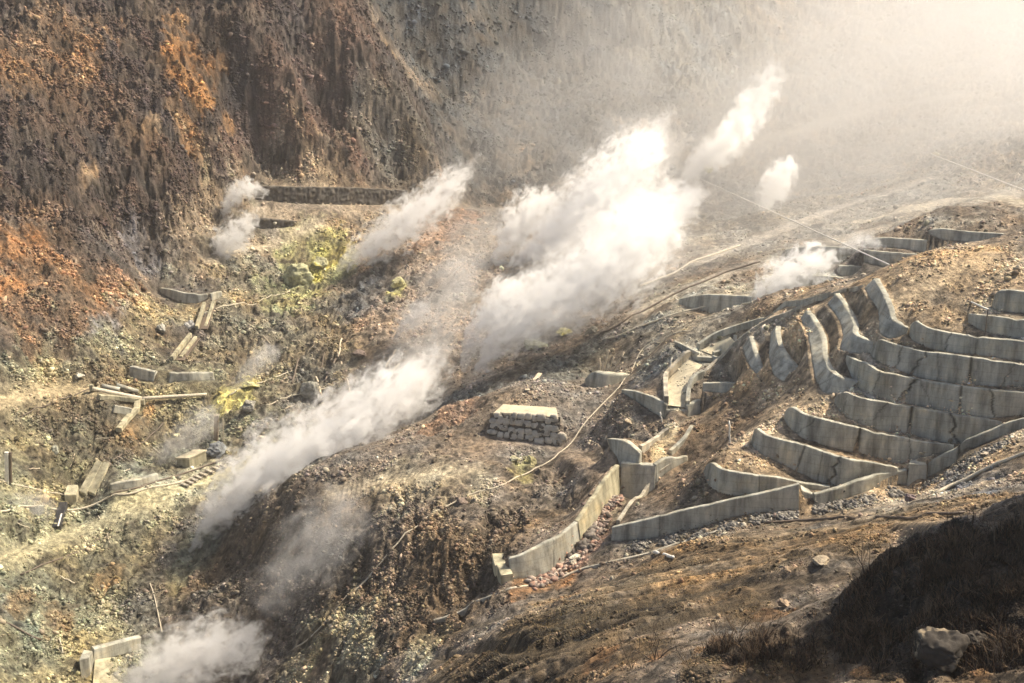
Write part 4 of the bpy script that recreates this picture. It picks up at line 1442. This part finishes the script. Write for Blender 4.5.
ru, rv = PU[pj, pi_], PV[pj, pi_]
zone = np.full(NROCK, 3)
zone[(rv < 215) & (ru < 470)] = 0
zone[(zone == 3) & (rv < 300) & (ru >= 400) & (ru < 1100) & (ry > 125)] = 1
zone[(zone == 3) & (ru < 400) & (rv < 700) & (ry > 124)] = 2
zone[(zone == 3) & (ru > 640) & (ry > 96.5) & (ry < 124)] = 4
zone[(zone == 3) & (ry < 96.5)] = 5
for z_, (nm_, lb) in enumerate((('cliff_scree', 'dark loose stones lying all over the brown cliff at upper left'),
                                ('slope_scree', 'hazy loose stones on the far upper slopes behind the steam'),
                                ('valley_rubble', 'pale and rusty rubble covering the yellow left side of the valley'),
                                ('hill_rubble', 'grey brown rubble covering the middle hill and the steaming bank'),
                                ('terrace_rubble', 'small tan rubble lying on the steps between the concrete walls'),
                                ('road_gravel', 'gravel and clods on the rutted brown slope and the dark mound'))):
    scatter(np.nonzero(zone == z_)[0], nm_, lb)

# rubble in bands: below the front walls and down the reddish channel
def heap(spec, n_, s0, s1, cols, name, label):
    global rx, ry, rz, size, ralb
    c_ = gblobs(spec)
    k_ = RNG.integers(0, len(c_), n_)
    g_ = np.array([a[0] for a in c_])[k_]
    r_ = np.array([a[1] for a in c_])[k_]
    rx = g_[:, 0] + RNG.normal(0, .5, n_) * r_
    ry = g_[:, 1] + RNG.normal(0, .5, n_) * r_ * 1.1
    ok = (np.abs(hgt(rx, ry + .5) - hgt(rx, ry - .5)) < 1.1) & (np.abs(hgt(rx + .5, ry) - hgt(rx - .5, ry)) < 1.1)
    rx, ry = rx[ok], ry[ok]
    n_ = len(rx)
    rz = hgt(rx, ry)
    size = RNG.uniform(s0, s1, n_)
    cols = np.array(cols)
    ralb = cols[RNG.integers(0, len(cols), n_)] * RNG.uniform(.6, 1.4, (n_, 1))
    scatter(np.arange(n_), name, label, .3)


heap('608 500 7;604 512 8;600 524 9;594 534 10;586 545 9;577 556 9;566 566 9;552 578 9;538 584 8;615 500 6', 900, .1, .42,
     [(.29, .19, .15), (.25, .15, .11), (.32, .25, .2), (.19, .14, .12), (.34, .29, .24), (.1, .08, .07)], 'channel_rubble', 'reddish broken rubble filling the channel below the dark spillway')
heap('640 546 9;670 541 9;700 536 9;730 527 10;760 520 10;790 516 9;820 510 9;840 506 9;870 500 9;895 494 8;930 484 8;950 474 9;970 464 10;985 452 9;1000 447 9;780 516 6;850 505 6', 1500, .07, .30,
     [(.20, .185, .16), (.14, .13, .12), (.26, .24, .2), (.10, .095, .09)], 'wall_foot_rubble', 'dark grey rubble heaped along the foot of the long front walls')
heap('585 545 8;570 555 8;590 535 6', 60, .3, .7, [(.10, .085, .075), (.16, .14, .12)], 'channel_stones', 'big dark stones piled in the shade of the reddish channel')
heap('245 480 6;262 425 8;250 440 6', 60, .2, .6, [(.30, .26, .2), (.14, .12, .1)], 'driftwood_rubble', 'grey stones piled beside the ladder track on the yellow bank')

# ------------------------------------------------------------------ single boulders
bmi = bmesh.new()
bmesh.ops.create_icosphere(bmi, subdivisions=5, radius=1)
BV = np.array([v_.co[:] for v_ in bmi.verts])
BF = np.array([[v_.index for v_ in f_.verts] for f_ in bmi.faces])
bmi.free()
from mathutils import noise as mnoise


def boulder(u, v, rpx, colr, label, squash=.8, sink=.35, name='boulder', cat='boulder', patch=None, group=None):
    g_ = ground(u, v)
    r_ = rpx * math.hypot(g_[1], g_[2]) / F
    q = stone_variants(BV, 1, 0, 12 if rpx > 20 else 7)[0]
    sd0 = RNG.random(3) * 50
    nn = np.array([mnoise.fractal(Vector(p * 1.6 + sd0), 0.9, 2.1, 5) for p in q])
    q = q * (1 + (.16 if rpx > 20 else .28) * nn[:, None] - .16 * np.abs(np.array([mnoise.fractal(Vector(p * 3.1 + sd0), 0.8, 2.2, 4) for p in BV]))[:, None]) * (r_ * RNG.uniform(.85, 1.2), r_ * RNG.uniform(.85, 1.2), r_ * squash)
    a_ = RNG.random() * 6
    q = np.c_[q[:, 0] * math.cos(a_) - q[:, 1] * math.sin(a_), q[:, 0] * math.sin(a_) + q[:, 1] * math.cos(a_), q[:, 2]]
    me = poly_mesh(name, q, BF.ravel(), 3)
    al = np.array(colr) * (1 + .45 * nn[:, None])
    if patch is not None:
        n2 = np.array([mnoise.fractal(Vector(p * 1.1 + sd0 + 9), 0.8, 2.0, 4) for p in BV])
        k_ = np.clip((n2 - .38) * 9, 0, 1)[:, None]
        al = al * (1 - k_) + np.array(patch) * k_
    set_attr(me, 'albedo', np.clip(al, .02, .8), 'FLOAT_COLOR')
    o_ = link(name, me, STONE)
    o_.location = V(g_ + (0, 0, r_ * sink))
    return tag(o_, label, cat, group)


TAN, GREY, BROWN, PALE = (.36, .29, .20), (.24, .22, .19), (.22, .16, .11), (.46, .41, .31)
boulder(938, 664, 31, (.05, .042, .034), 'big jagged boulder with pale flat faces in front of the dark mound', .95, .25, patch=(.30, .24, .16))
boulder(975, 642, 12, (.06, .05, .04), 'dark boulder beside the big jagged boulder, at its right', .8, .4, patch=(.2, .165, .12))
boulder(628, 424, 5, TAN, 'rounded tan boulder alone on the middle hill right of the stone-faced buttress')
boulder(531, 463, 6, (.42, .38, .2), 'yellowish boulder on the slope below the stone-faced buttress')
boulder(514, 462, 5, (.40, .37, .24), 'smaller yellowish boulder left of the other one below the stone-faced buttress')
boulder(785, 606, 8, (.30, .22, .15), 'brown boulder half sunk in the rutted slope left of the dark mound', .7)
boulder(824, 562, 9, (.33, .27, .19), 'flat pale boulder on the rutted slope above the dark mound', .35, .1)
boulder(575, 563, 8, (.50, .45, .36), 'pale angular boulder lying in the reddish rubble channel', .6)
boulder(541, 583, 5, (.62, .55, .42), 'white boulder on the orange mud under the orange-stained wall', .7)
boulder(460, 505, 7, (.17, .13, .105), 'dark brown boulder below the hose on the middle hill face')
boulder(986, 456, 5, (.46, .38, .29), 'pale boulder on the dark rubble between the climbing wall and the pale pipe', .6)
boulder(912, 500, 7, (.16, .12, .12), 'dark squat boulder in front of the broken pier', .7)
boulder(932, 493, 4, (.55, .48, .34), 'small cream boulder right of the dark squat boulder', .7)
boulder(190, 330, 6, (.36, .35, .33), 'pale grey boulder in the left stream bed beside the upper timber flume', 1.0)
boulder(163, 332, 6, (.30, .29, .25), 'upright grey boulder left of the left stream bed', 1.2)
boulder(250, 408, 8, (.22, .21, .18), 'dark grey boulder on the yellow bank near the sulfur patch', .9)
boulder(220, 452, 12, (.15, .16, .165), 'large blue-grey boulder mound at the foot of the square brown post', .6, .2)
boulder(80, 379, 5, (.42, .40, .33), 'pale boulder above the bend of the dirt track', .7)
boulder(55, 452, 5, (.25, .25, .2), 'greenish boulder in the black rubble below the dirt track', .9)
boulder(262, 441, 6, (.36, .32, .26), 'bundled stone lump right of the thin stake', .9)
boulder(312, 395, 10, (.25, .24, .20), 'slab-shaped boulder standing up in the dark hollow', 1.3)
boulder(358, 358, 8, (.16, .12, .1), 'dark brown boulder roof over the hollow below the crossed poles', .5)
boulder(318, 268, 12, (.38, .36, .22), 'yellow sulfur-crusted outcrop at the foot of the white plume', .9, .3, 'sulfur_outcrop', 'rock outcrop', (.56, .50, .13))
boulder(296, 282, 14, (.36, .35, .21), 'pale yellow rock outcrop left of the sulfur-crusted one', 1.0, .3, 'rock_outcrop', 'rock outcrop')
boulder(398, 287, 6, (.4, .37, .2), 'small yellow sulfur-crusted knob on the slope below the white plume', 1.2, .3, 'sulfur_outcrop', 'rock outcrop', (.56, .50, .13))
boulder(566, 335, 10, (.46, .42, .2), 'flat bright yellow sulfur crust beside the vent of the broad steam cloud', .4, .3, 'sulfur_outcrop', 'rock outcrop', (.56, .50, .13))
boulder(536, 348, 12, (.34, .34, .2), 'greenish outcrop left of the flat bright yellow crust', .5, .2, 'rock_outcrop', 'rock outcrop')
boulder(590, 334, 8, (.16, .15, .12), 'dark knob of rock right of the flat bright yellow crust', .9, .2, 'rock_outcrop', 'rock outcrop')
boulder(708, 173, 7, (.46, .43, .14), 'hazy yellow outcrop at the foot of the tall thin plume', .6, .3, 'sulfur_outcrop', 'rock outcrop', (.5, .46, .1))
boulder(250, 388, 8, (.42, .39, .2), 'bright yellow sulfur lump behind the square brown post', .5, .2, 'sulfur_outcrop', 'rock outcrop', (.56, .50, .13))

# ------------------------------------------------------------------ dead shrubs, withered stalks, dry grass
WOODL = plain_material('pale_dead_wood', (.17, .12, .075), .4, 5, .9)


def twigs(mb_, p, d_, ln, r_, depth):
    n_ = 5
    pts = [p]
    for i in range(n_):
        d_ = d_ + (RNG.random(3) - .5) * .35
        d_ /= np.linalg.norm(d_)
        pts.append(pts[-1] + d_ * ln / n_)
    mb_.tube(pts, r_, r_ * .55, sides=4)
    if depth:
        for _ in range(RNG.integers(2, 5)):
            k_ = RNG.integers(1, n_ + 1)
            e_ = d_ + (RNG.random(3) - .5) * 1.9 + (0, 0, .35)
            twigs(mb_, pts[k_], e_ / np.linalg.norm(e_), ln * RNG.uniform(.45, .75), r_ * .55, depth - 1)


def shrub(u, v, hpx, nst, label, group, spread=.35):
    g_ = ground(u, v)
    h_ = hpx * math.hypot(g_[1], g_[2]) / F
    r0 = root_at('dead_shrub', g_, label, 'shrub', group)
    for _ in range(nst):
        mb_ = MB()
        d_ = np.array((RNG.normal(0, spread), RNG.normal(0, spread), 1.0))
        twigs(mb_, g_ - (0, 0, .1), d_ / np.linalg.norm(d_), h_ * RNG.uniform(.55, .8), max(.018, h_ * .012), 2)
        mb_.build('stem', WOODD if RNG.random() < .6 else WOODL, r0)


GS = 'dead shrubs on and around the dark mound'
for a in ((996, 552, 66, 2, 'tall bare dead shrub near the right end of the dark mound', GS, .12), (1022, 545, 70, 2, 'bare dead stem at the right edge of the dark mound', GS, .1),
          (866, 575, 46, 2, 'thin upright dead shrub at the left end of the dark mound crest', GS, .12), (862, 566, 24, 3, 'low dead shrub behind the thin upright one', GS, .4),
          (908, 560, 20, 4, 'low tangled dead shrub on the middle of the mound crest', GS, .5), (925, 545, 22, 3, 'leaning dead shrub above the big jagged boulder', GS, .5),
          (738, 633, 30, 5, 'bushy dead shrub left of the dark mound', GS, .4), (716, 634, 24, 4, 'thin dead shrub at the left end of the bottom dark strip', GS, .3),
          (765, 640, 34, 6, 'tangled dead shrub under the brown half-sunk boulder', GS, .5), (655, 660, 42, 4, 'fan-shaped dead shrub at the bottom middle', GS, .35),
          (632, 668, 30, 4, 'small dead shrub left of the fan-shaped one', GS, .4), (800, 650, 36, 6, 'dense dead shrub at the bottom of the dark mound', GS, .5),
          (600, 676, 22, 4, 'lowest dead shrub at the bottom edge, by the drain foot', GS, .4), (880, 668, 30, 5, 'dead shrub left of the big jagged boulder', GS, .5),
          (1005, 672, 32, 5, 'dead shrub in the bottom right corner', GS, .5), (690, 668, 30, 5, 'dead shrub right of the fan-shaped one', GS, .45)):
    shrub(*a)
PLACE = 'dead shrub among many on the dark mound at lower right'
for _ in range(22):
    u_ = RNG.uniform(845, 1024)
    shrub(u_, 640 - (u_ - 800) * .50 + RNG.uniform(-4, 16), RNG.uniform(14, 34), 3, 'withered dead shrub among many along the crest of the dark mound', 'shrubs along the mound crest', .5)
for _ in range(34):
    u_ = RNG.uniform(840, 1024)
    shrub(u_, RNG.uniform(max(540, 640 - (u_ - 800) * .45), 655), RNG.uniform(14, 30), 2, PLACE, 'shrubs covering the dark mound', .5)


def blades(spec, n_, hmin, hmax, width, cols, name, label, droop=.5, seg=2):
    """many single stalks, each a bent strip of its own length"""
    c_ = gblobs(spec)
    wts = np.array([a[1] ** 2 for a in c_])
    k_ = RNG.choice(len(c_), n_, p=wts / wts.sum())
    g_ = np.array([a[0] for a in c_])[k_]
    r_ = np.array([a[1] for a in c_])[k_]
    x, y = g_[:, 0] + RNG.normal(0, .5, n_) * r_, g_[:, 1] + RNG.normal(0, .5, n_) * r_ * 1.4
    keep = fbm(x * .9, y * .9, 4, .7) > -.15
    x, y = x[keep], y[keep]
    n_ = len(x)
    z = hgt(x, y) - .03
    a_ = RNG.random(n_) * 2 * math.pi
    h_ = RNG.uniform(hmin, hmax, n_)
    dx, dy = np.cos(a_), np.sin(a_)
    b_ = RNG.random(n_) * 2 * math.pi
    wx, wy = np.cos(b_) * width / 2, np.sin(b_) * width / 2
    lean_ = RNG.uniform(.05, droop, n_)
    rows = []
    for s_, wk in ((0, 1), (.5, .8), (1, .1)):
        px, py = x + dx * lean_ * h_ * s_ ** 1.6, y + dy * lean_ * h_ * s_ ** 1.6
        pz = z + h_ * s_ * (1 - .25 * lean_ * s_)
        rows += [np.stack([px - wx * wk, py - wy * wk, pz], 1), np.stack([px + wx * wk, py + wy * wk, pz], 1)]
    P = np.stack(rows, 1).reshape(-1, 3)
    P[:, 2] += CAMZ
    q = np.array([[0, 1, 3, 2], [2, 3, 5, 4]])
    me = poly_mesh(name, P, (q[None] + (np.arange(n_) * 6)[:, None, None]).ravel(), 4)
    cols = np.array(cols)
    al = cols[RNG.integers(0, len(cols), n_)] * RNG.uniform(.6, 1.4, (n_, 1))
    set_attr(me, 'albedo', np.repeat(al, 6, 0), 'FLOAT_COLOR')
    o_ = link(name, me, STONE)
    o_['kind'] = 'stuff'
    return tag(o_, label, 'dry plants')


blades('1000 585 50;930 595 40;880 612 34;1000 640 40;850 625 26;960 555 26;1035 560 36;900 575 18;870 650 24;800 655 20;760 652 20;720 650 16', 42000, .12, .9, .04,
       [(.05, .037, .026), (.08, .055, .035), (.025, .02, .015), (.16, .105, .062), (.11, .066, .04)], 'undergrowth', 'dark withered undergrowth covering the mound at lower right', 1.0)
blades('520 640 60;600 620 60;700 580 60;800 555 60;640 655 40;760 610 40;560 620 40;870 530 40', 15000, .05, .28, .025,
       [(.22, .16, .08), (.30, .22, .11), (.15, .11, .06), (.10, .08, .04)], 'dry_grass', 'short dry grass growing between the ruts of the brown slope', 1.1)
# ------------------------------------------------------------------ steam: each plume is a body of drifting droplets, thick at its core, torn by the wind at its rim
def steam_material(L, S, path_, rmax, rm, dens, A, B, soft, scale, g, stretch, fade):
    m = bpy.data.materials.new('steam')
    m.use_nodes = True
    t_ = m.node_tree
    t_.nodes.clear()
    pv_ = nd(t_, 'ShaderNodeVolumePrincipled', Anisotropy=g)
    pv_.inputs['Color'].default_value = (.996, .992, .984, 1)
    pos = nd(t_, 'ShaderNodeTexCoord').outputs['Object']
    sep = nd(t_, 'ShaderNodeSeparateXYZ')
    t_.links.new(pos, sep.inputs[0])
    zn = math_(t_, 'DIVIDE', sep.outputs[2], L)
    ramp = nd(t_, 'ShaderNodeValToRGB')
    cr = ramp.color_ramp
    while len(cr.elements) < len(path_):
        cr.elements.new(.5)
    for el, (z, x, y, r_) in zip(cr.elements, path_):
        el.position = float(np.clip(z / L, 0, 1))
        el.color = (x / S + .5, y / S + .5, r_ / rmax, 1)
    t_.links.new(zn, ramp.inputs[0])
    sc_ = nd(t_, 'ShaderNodeSeparateColor')
    t_.links.new(ramp.outputs[0], sc_.inputs[0])
    dx = math_(t_, 'SUBTRACT', sep.outputs[0], math_(t_, 'MULTIPLY', math_(t_, 'SUBTRACT', sc_.outputs[0], .5), S))
    dy = math_(t_, 'SUBTRACT', sep.outputs[1], math_(t_, 'MULTIPLY', math_(t_, 'SUBTRACT', sc_.outputs[1], .5), S))
    rr = math_(t_, 'SQRT', math_(t_, 'ADD', math_(t_, 'MULTIPLY', dx, dx), math_(t_, 'MULTIPLY', dy, dy)))
    rr = math_(t_, 'DIVIDE', rr, math_(t_, 'MULTIPLY', sc_.outputs[2], rmax))
    tip = math_(t_, 'MULTIPLY', math_(t_, 'SUBTRACT', zn, .86, True), 5.0)
    rr = math_(t_, 'ADD', rr, tip)
    mp = nd(t_, 'ShaderNodeMapping')
    mp.inputs['Location'].default_value = tuple(RNG.random(3) * 60)
    mp.inputs['Scale'].default_value = (1, 1, stretch)
    t_.links.new(pos, mp.inputs[0])
    n_ = nd(t_, 'ShaderNodeTexNoise', Scale=scale, Detail=6.0, Roughness=.62, Distortion=.7)
    t_.links.new(mp.outputs[0], n_.inputs['Vector'])
    v_ = math_(t_, 'ADD', math_(t_, 'MULTIPLY', math_(t_, 'SUBTRACT', n_.outputs['Fac'], .5), A), B)
    d_ = math_(t_, 'DIVIDE', math_(t_, 'SUBTRACT', v_, rr), soft, True)
    if fade:
        f_ = math_(t_, 'SUBTRACT', 1.0, math_(t_, 'MULTIPLY', math_(t_, 'MULTIPLY', zn, zn), fade), True)
        d_ = math_(t_, 'MULTIPLY', d_, f_)
    t_.links.new(math_(t_, 'MULTIPLY', d_, dens), pv_.inputs['Density'])
    o_ = nd(t_, 'ShaderNodeOutputMaterial')
    t_.links.new(pv_.outputs[0], o_.inputs['Volume'])
    return m


def steam(spec, label, dens, A=3.4, B=.72, soft=.35, sc=2.1, g=.3, stretch=.7, fade=.0, rs=1.2, hull=1.2, group='steam plumes'):
    """spec: u v distance radius(px) along the plume from its vent"""
    rows = np.array([[float(a) for a in s_.split()] for s_ in spec.split(';')])
    C_ = np.array([pt(r[0], r[1], r[2]) for r in rows])
    Rm = rows[:, 3] * rows[:, 2] * 1.06 / F * rs
    ax = C_[-1] - C_[0]
    L = float(np.linalg.norm(ax))
    z_ = ax / L
    x_ = np.cross((0, 1.0, .2), z_)
    x_ /= np.linalg.norm(x_)
    y_ = np.cross(z_, x_)
    M3 = np.stack([x_, y_, z_])              # rows: local axes
    loc = (C_ - C_[0]) @ M3.T
    o_ = np.argsort(loc[:, 2])
    loc, Rl = loc[o_], Rm[o_]
    zz = np.linspace(0, L, 14)
    px, py, pr = (np.interp(zz, loc[:, 2], q) for q in (loc[:, 0], loc[:, 1], Rl))
    S = float(max(np.abs(px).max(), np.abs(py).max()) * 2.2 + .1)
    # hull: a tube round the path, closed at both ends
    ns = 20
    a_ = np.linspace(0, 2 * math.pi, ns, endpoint=False)
    hz_ = np.r_[-.5 * pr[0], zz, L + 1.0 * pr[-1]]
    hx, hy, hr = np.r_[px[0], px, px[-1]], np.r_[py[0], py, py[-1]], np.r_[pr[0] * .7, pr, pr[-1] * .6] * hull
    P = np.stack([hx[:, None] + hr[:, None] * np.cos(a_), hy[:, None] + hr[:, None] * np.sin(a_), np.broadcast_to(hz_[:, None], (len(hz_), ns))], -1)
    vs_ = P.reshape(-1, 3).tolist()
    fs_ = []
    for i in range(len(hz_) - 1):
        for k in range(ns):
            fs_.append((i * ns + k, i * ns + (k + 1) % ns, (i + 1) * ns + (k + 1) % ns, (i + 1) * ns + k))
    fs_.append(tuple(range(ns - 1, -1, -1)))
    fs_.append(tuple((len(hz_) - 1) * ns + k for k in range(ns)))
    me = bpy.data.meshes.new('steam_plume')
    me.from_pydata(vs_, [], fs_)
    me.update()
    rm = float(np.mean(Rm))
    m = steam_material(L, S, list(zip(zz, px, py, pr)), float(pr.max()), rm, dens, A, B, soft, sc / rm, g, stretch, fade)
    ob = link('steam_plume', me, m)
    mw = Matrix([[*M3[:, i], 0] for i in range(3)] + [[0, 0, 0, 1]])
    mw.translation = V(C_[0])
    ob.matrix_world = mw
    return tag(ob, label, 'steam plume', group)


K = dict(A=5.0, B=.73, soft=.20, rs=1.32, hull=1.25)
steam('477 374 150 3;482 362 150 7;492 348 150.5 13;508 330 151 20;530 312 152 25;556 296 153 28;584 280 154 31;612 262 155 33;640 240 156 30;664 214 158 22;690 190 159 12', 'broad billowing white steam cloud rising right from the yellow crust in the valley middle', 1.1, **K, sc=2.9)
steam('463 370 149 2.5;467 350 149.5 7;478 328 150 12;492 308 151 15;508 290 152 16;526 276 153 12', 'pink-shaded steam column rising from the left twin vent beside the broad cloud', .7, **K)
steam('508 267 196 2;520 258 196 7;540 246 197 13;560 232 198 19;582 214 199 24;604 192 200 26;628 168 202 24;646 148 203 20;660 130 204 14;668 116 205 9', 'brightest puffy white steam plume, straight-edged, rising behind the broad cloud', 1.3, **K, sc=3.0)
steam('497 262 200 5;504 244 201 11;518 224 203 16;536 206 205 17;556 192 207 13', 'short puffy steam plume at the left shoulder of the brightest plume', .8, **K)
steam('590 236 190 12;620 228 190 22;652 216 191 24;684 202 192 18;708 190 193 10', 'rounded steam puff drifting between the broad cloud and the tall thin plume', .5, **K)
steam('339 270 205 3;354 258 205.5 9;374 246 206 14;396 230 207 17;418 214 208 17;438 198 210 15;456 180 212 12;474 160 214 8', 'compact white steam plume rising from the yellow sulfur outcrop', .9, **K)
steam('190 550 130 3;204 528 130.5 10;222 506 131 19;246 482 132 26;276 462 133 30;308 446 134 31;342 428 135 30;374 408 136 28;404 388 138 26;430 366 141 22;448 340 144 16', 'long thick steam plume rolling up from the dark stream bank at lower left', .85, **K, sc=2.7)
steam('410 392 150 16;430 352 152 24;448 314 154 28;462 280 157 30;478 246 160 24', 'thin upper steam drift climbing from the end of the long thick plume', .10, A=3.2, B=.8, soft=.7, sc=1.6)
steam('118 716 108 24;150 682 108.5 30;186 660 109 32;222 648 109.5 30;256 646 110 24;288 650 110.5 14', 'low cream steam bank boiling up at the bottom edge', .75, **K, sc=2.7)
steam('689 175 254 4;700 162 236 7;716 152 224 9;734 136 213 9;746 118 206 9;757 100 200 10;768 82 195 10;778 62 190 6', 'tall thin white plume standing on the hazy slope', 1.7, A=6.0, B=.74, soft=.35, sc=1.25, stretch=1.0, rs=1.6, hull=1.3)
steam('766 206 222 4;770 196 217 8;776 184 212 9;782 172 207 8;792 158 202 5', 'small curly steam wisp at the foot of the long pale streak', 1.0, A=6.0, B=.66, soft=.35, sc=1.2, stretch=1.0, rs=1.7, hull=1.3)
steam('748 322 147 3;758 304 147 9;770 290 147.5 13;786 276 148 15;804 264 149 15;822 256 150 12;840 250 151 7', 'leaning steam wisp rising in front of the hazy grey walls', 1.0, A=5.4, B=.74, soft=.35, sc=1.6, stretch=.9, rs=1.5, hull=1.3)
steam('842 248 148 4;854 242 148 8;868 240 148 8;884 246 148 5', 'tiny steam puff where the pale streak crosses the upper terraces', .5, **K)
steam('221 222 215 2;225 208 215 5;232 197 215.5 7;242 189 216 8;254 186 216 8;268 190 216.5 5', 'thin curled steam wisp at the left end of the long dark masonry wall', 1.1, A=5.4, B=.74, soft=.35, sc=1.6, stretch=.9, rs=1.5, hull=1.3)
steam('213 260 205 3;221 248 205 9;232 238 205.5 11;244 226 206 9;256 212 207 6', 'small ragged steam puff below the thin curled wisp', .9, A=5.4, B=.74, soft=.35, sc=1.6, stretch=.9, rs=1.5, hull=1.3)
steam('140 478 149 8;158 462 149.5 14;180 444 150 18;200 424 150.5 19;222 404 151 15', 'thin grey steam veil beside the square brown post', .22, A=3.2, B=.8, soft=.6)
steam('232 390 156 5;246 374 156.5 10;262 358 157 13;280 344 158 10', 'thin steam wisp over the yellow sulfur lump', .35, A=3.4, B=.8, soft=.5)
steam('394 338 170 4;404 326 170 9;416 314 171 11;430 302 172 8', 'small loose steam puff in the valley middle left of the broad cloud', .5, **K)
steam('-30 548 131 16;4 530 132 26;34 512 133 24;60 500 134 13', 'pale steam veil drifting in at the left edge over the yellow gravel', .25, A=3.2, B=.8, soft=.6, g=.2)
steam('270 596 110 26;304 560 111 40;336 522 112 42;368 490 114 28', 'reddish see-through steam veil on the dark flank of the middle hill', .12, A=3.6, B=.8, soft=.7)
V_ = dict(A=3.0, B=.85, soft=1.0, stretch=.6)
steam('466 380 152 10;500 334 153 34;544 300 156 52;594 262 160 62;646 222 164 58;696 184 168 36', 'soft see-through steam wrapping the broad cloud', .10, **V_)
steam('500 270 202 14;540 236 204 30;590 200 206 48;640 160 208 52;690 120 210 40', 'soft see-through steam wrapping the brightest plume', .08, **V_)
steam('400 344 168 16;436 296 170 32;470 250 174 38;506 206 178 34', 'soft brownish steam drift between the compact plume and the broad cloud', .08, **V_)
steam('180 566 132 14;230 500 134 34;300 456 137 46;370 410 140 46;430 350 146 36;480 300 152 26', 'soft see-through steam wrapping the long thick plume', .05, **V_)
W_ = dict(A=2.4, B=1.0, soft=1.3, stretch=.7, g=.6, hull=1.35)
steam('440 190 226 30;500 150 236 60;570 105 248 90;640 70 258 110;730 40 270 120', 'wide thin veil of steam drifting above the brightest plume', .032, **W_)
steam('620 240 212 36;700 190 225 70;780 140 236 110;870 90 246 150;970 40 258 180;1080 0 270 190', 'wide bright veil of steam hanging over the upper right slope', .052, A=2.0, B=1.1, soft=1.6, stretch=.7, g=.6, hull=1.45)
steam('620 276 166 26;690 248 170 50;770 226 174 64;850 206 178 70;950 190 182 70;1060 180 186 70', 'low thin veil of steam lying along the foot of the hazy upper slope', .042, **W_)
HAZE_D, EXPOSURE = .0006, 1.08
# ------------------------------------------------------------------ light, air
SUN = Vector((.58, .21, .785)).normalized()
w_ = bpy.data.worlds.new('World')
scene.world = w_
w_.use_nodes = True
nt = w_.node_tree
bg = nt.nodes['Background']
sky = nt.nodes.new('ShaderNodeTexSky')
sky.sky_type = 'NISHITA'
sky.sun_disc = False
sky.sun_elevation = math.asin(SUN.z)
sky.sun_rotation = math.atan2(SUN.x, SUN.y)
sky.altitude = 1000
sky.dust_density = 2.0
nt.links.new(sky.outputs[0], bg.inputs[0])
bg.inputs[1].default_value = 0.075
sd = bpy.data.lights.new('sun', 'SUN')
sd.energy = 5.0
sd.angle = R(.5)
sd.color = (1.0, .87, .68)
so = bpy.data.objects.new('sun', sd)
COL.objects.link(so)
so.rotation_euler = SUN.to_track_quat('Z', 'Y').to_euler()
so.location = (60, 100, 200)

zmin, zmax = float(H.min()) + CAMZ, max(float(H.max()) + CAMZ, CAMZ)
bm = bmesh.new()
bmesh.ops.create_cube(bm, size=1)
x_ = T1 * 620 + 8
lo, hi = Vector((-x_, -12, zmin - 1)), Vector((x_, 628, zmax + 2))
for v in bm.verts:
    v.co = Vector((lo[i] if v.co[i] < 0 else hi[i] for i in range(3)))
me = bpy.data.meshes.new('haze')
bm.to_mesh(me)
bm.free()
hm = bpy.data.materials.new('haze')
hm.use_nodes = True
hm.node_tree.nodes.clear()
pv = nd(hm.node_tree, 'ShaderNodeVolumePrincipled', Density=HAZE_D, Anisotropy=.8)
pv.inputs['Color'].default_value = (.98, .965, .93, 1)
out = nd(hm.node_tree, 'ShaderNodeOutputMaterial')
hm.node_tree.links.new(pv.outputs[0], out.inputs['Volume'])
hz = link('haze', me, hm)
hz['kind'] = 'stuff'
tag(hz, 'thin warm haze filling the whole valley', 'haze')

scene.view_settings.view_transform = 'Standard'
scene.view_settings.look = 'None'
scene.view_settings.exposure = EXPOSURE
scene.view_settings.gamma = 1
scene.cycles.use_denoising = True
scene.cycles.max_bounces = 16
scene.cycles.diffuse_bounces = 3
scene.cycles.volume_bounces = 12
scene.cycles.volume_step_rate = 1.6
scene.cycles.volume_max_steps = 256
scene.cycles.use_adaptive_sampling = True
scene.cycles.adaptive_threshold = .02
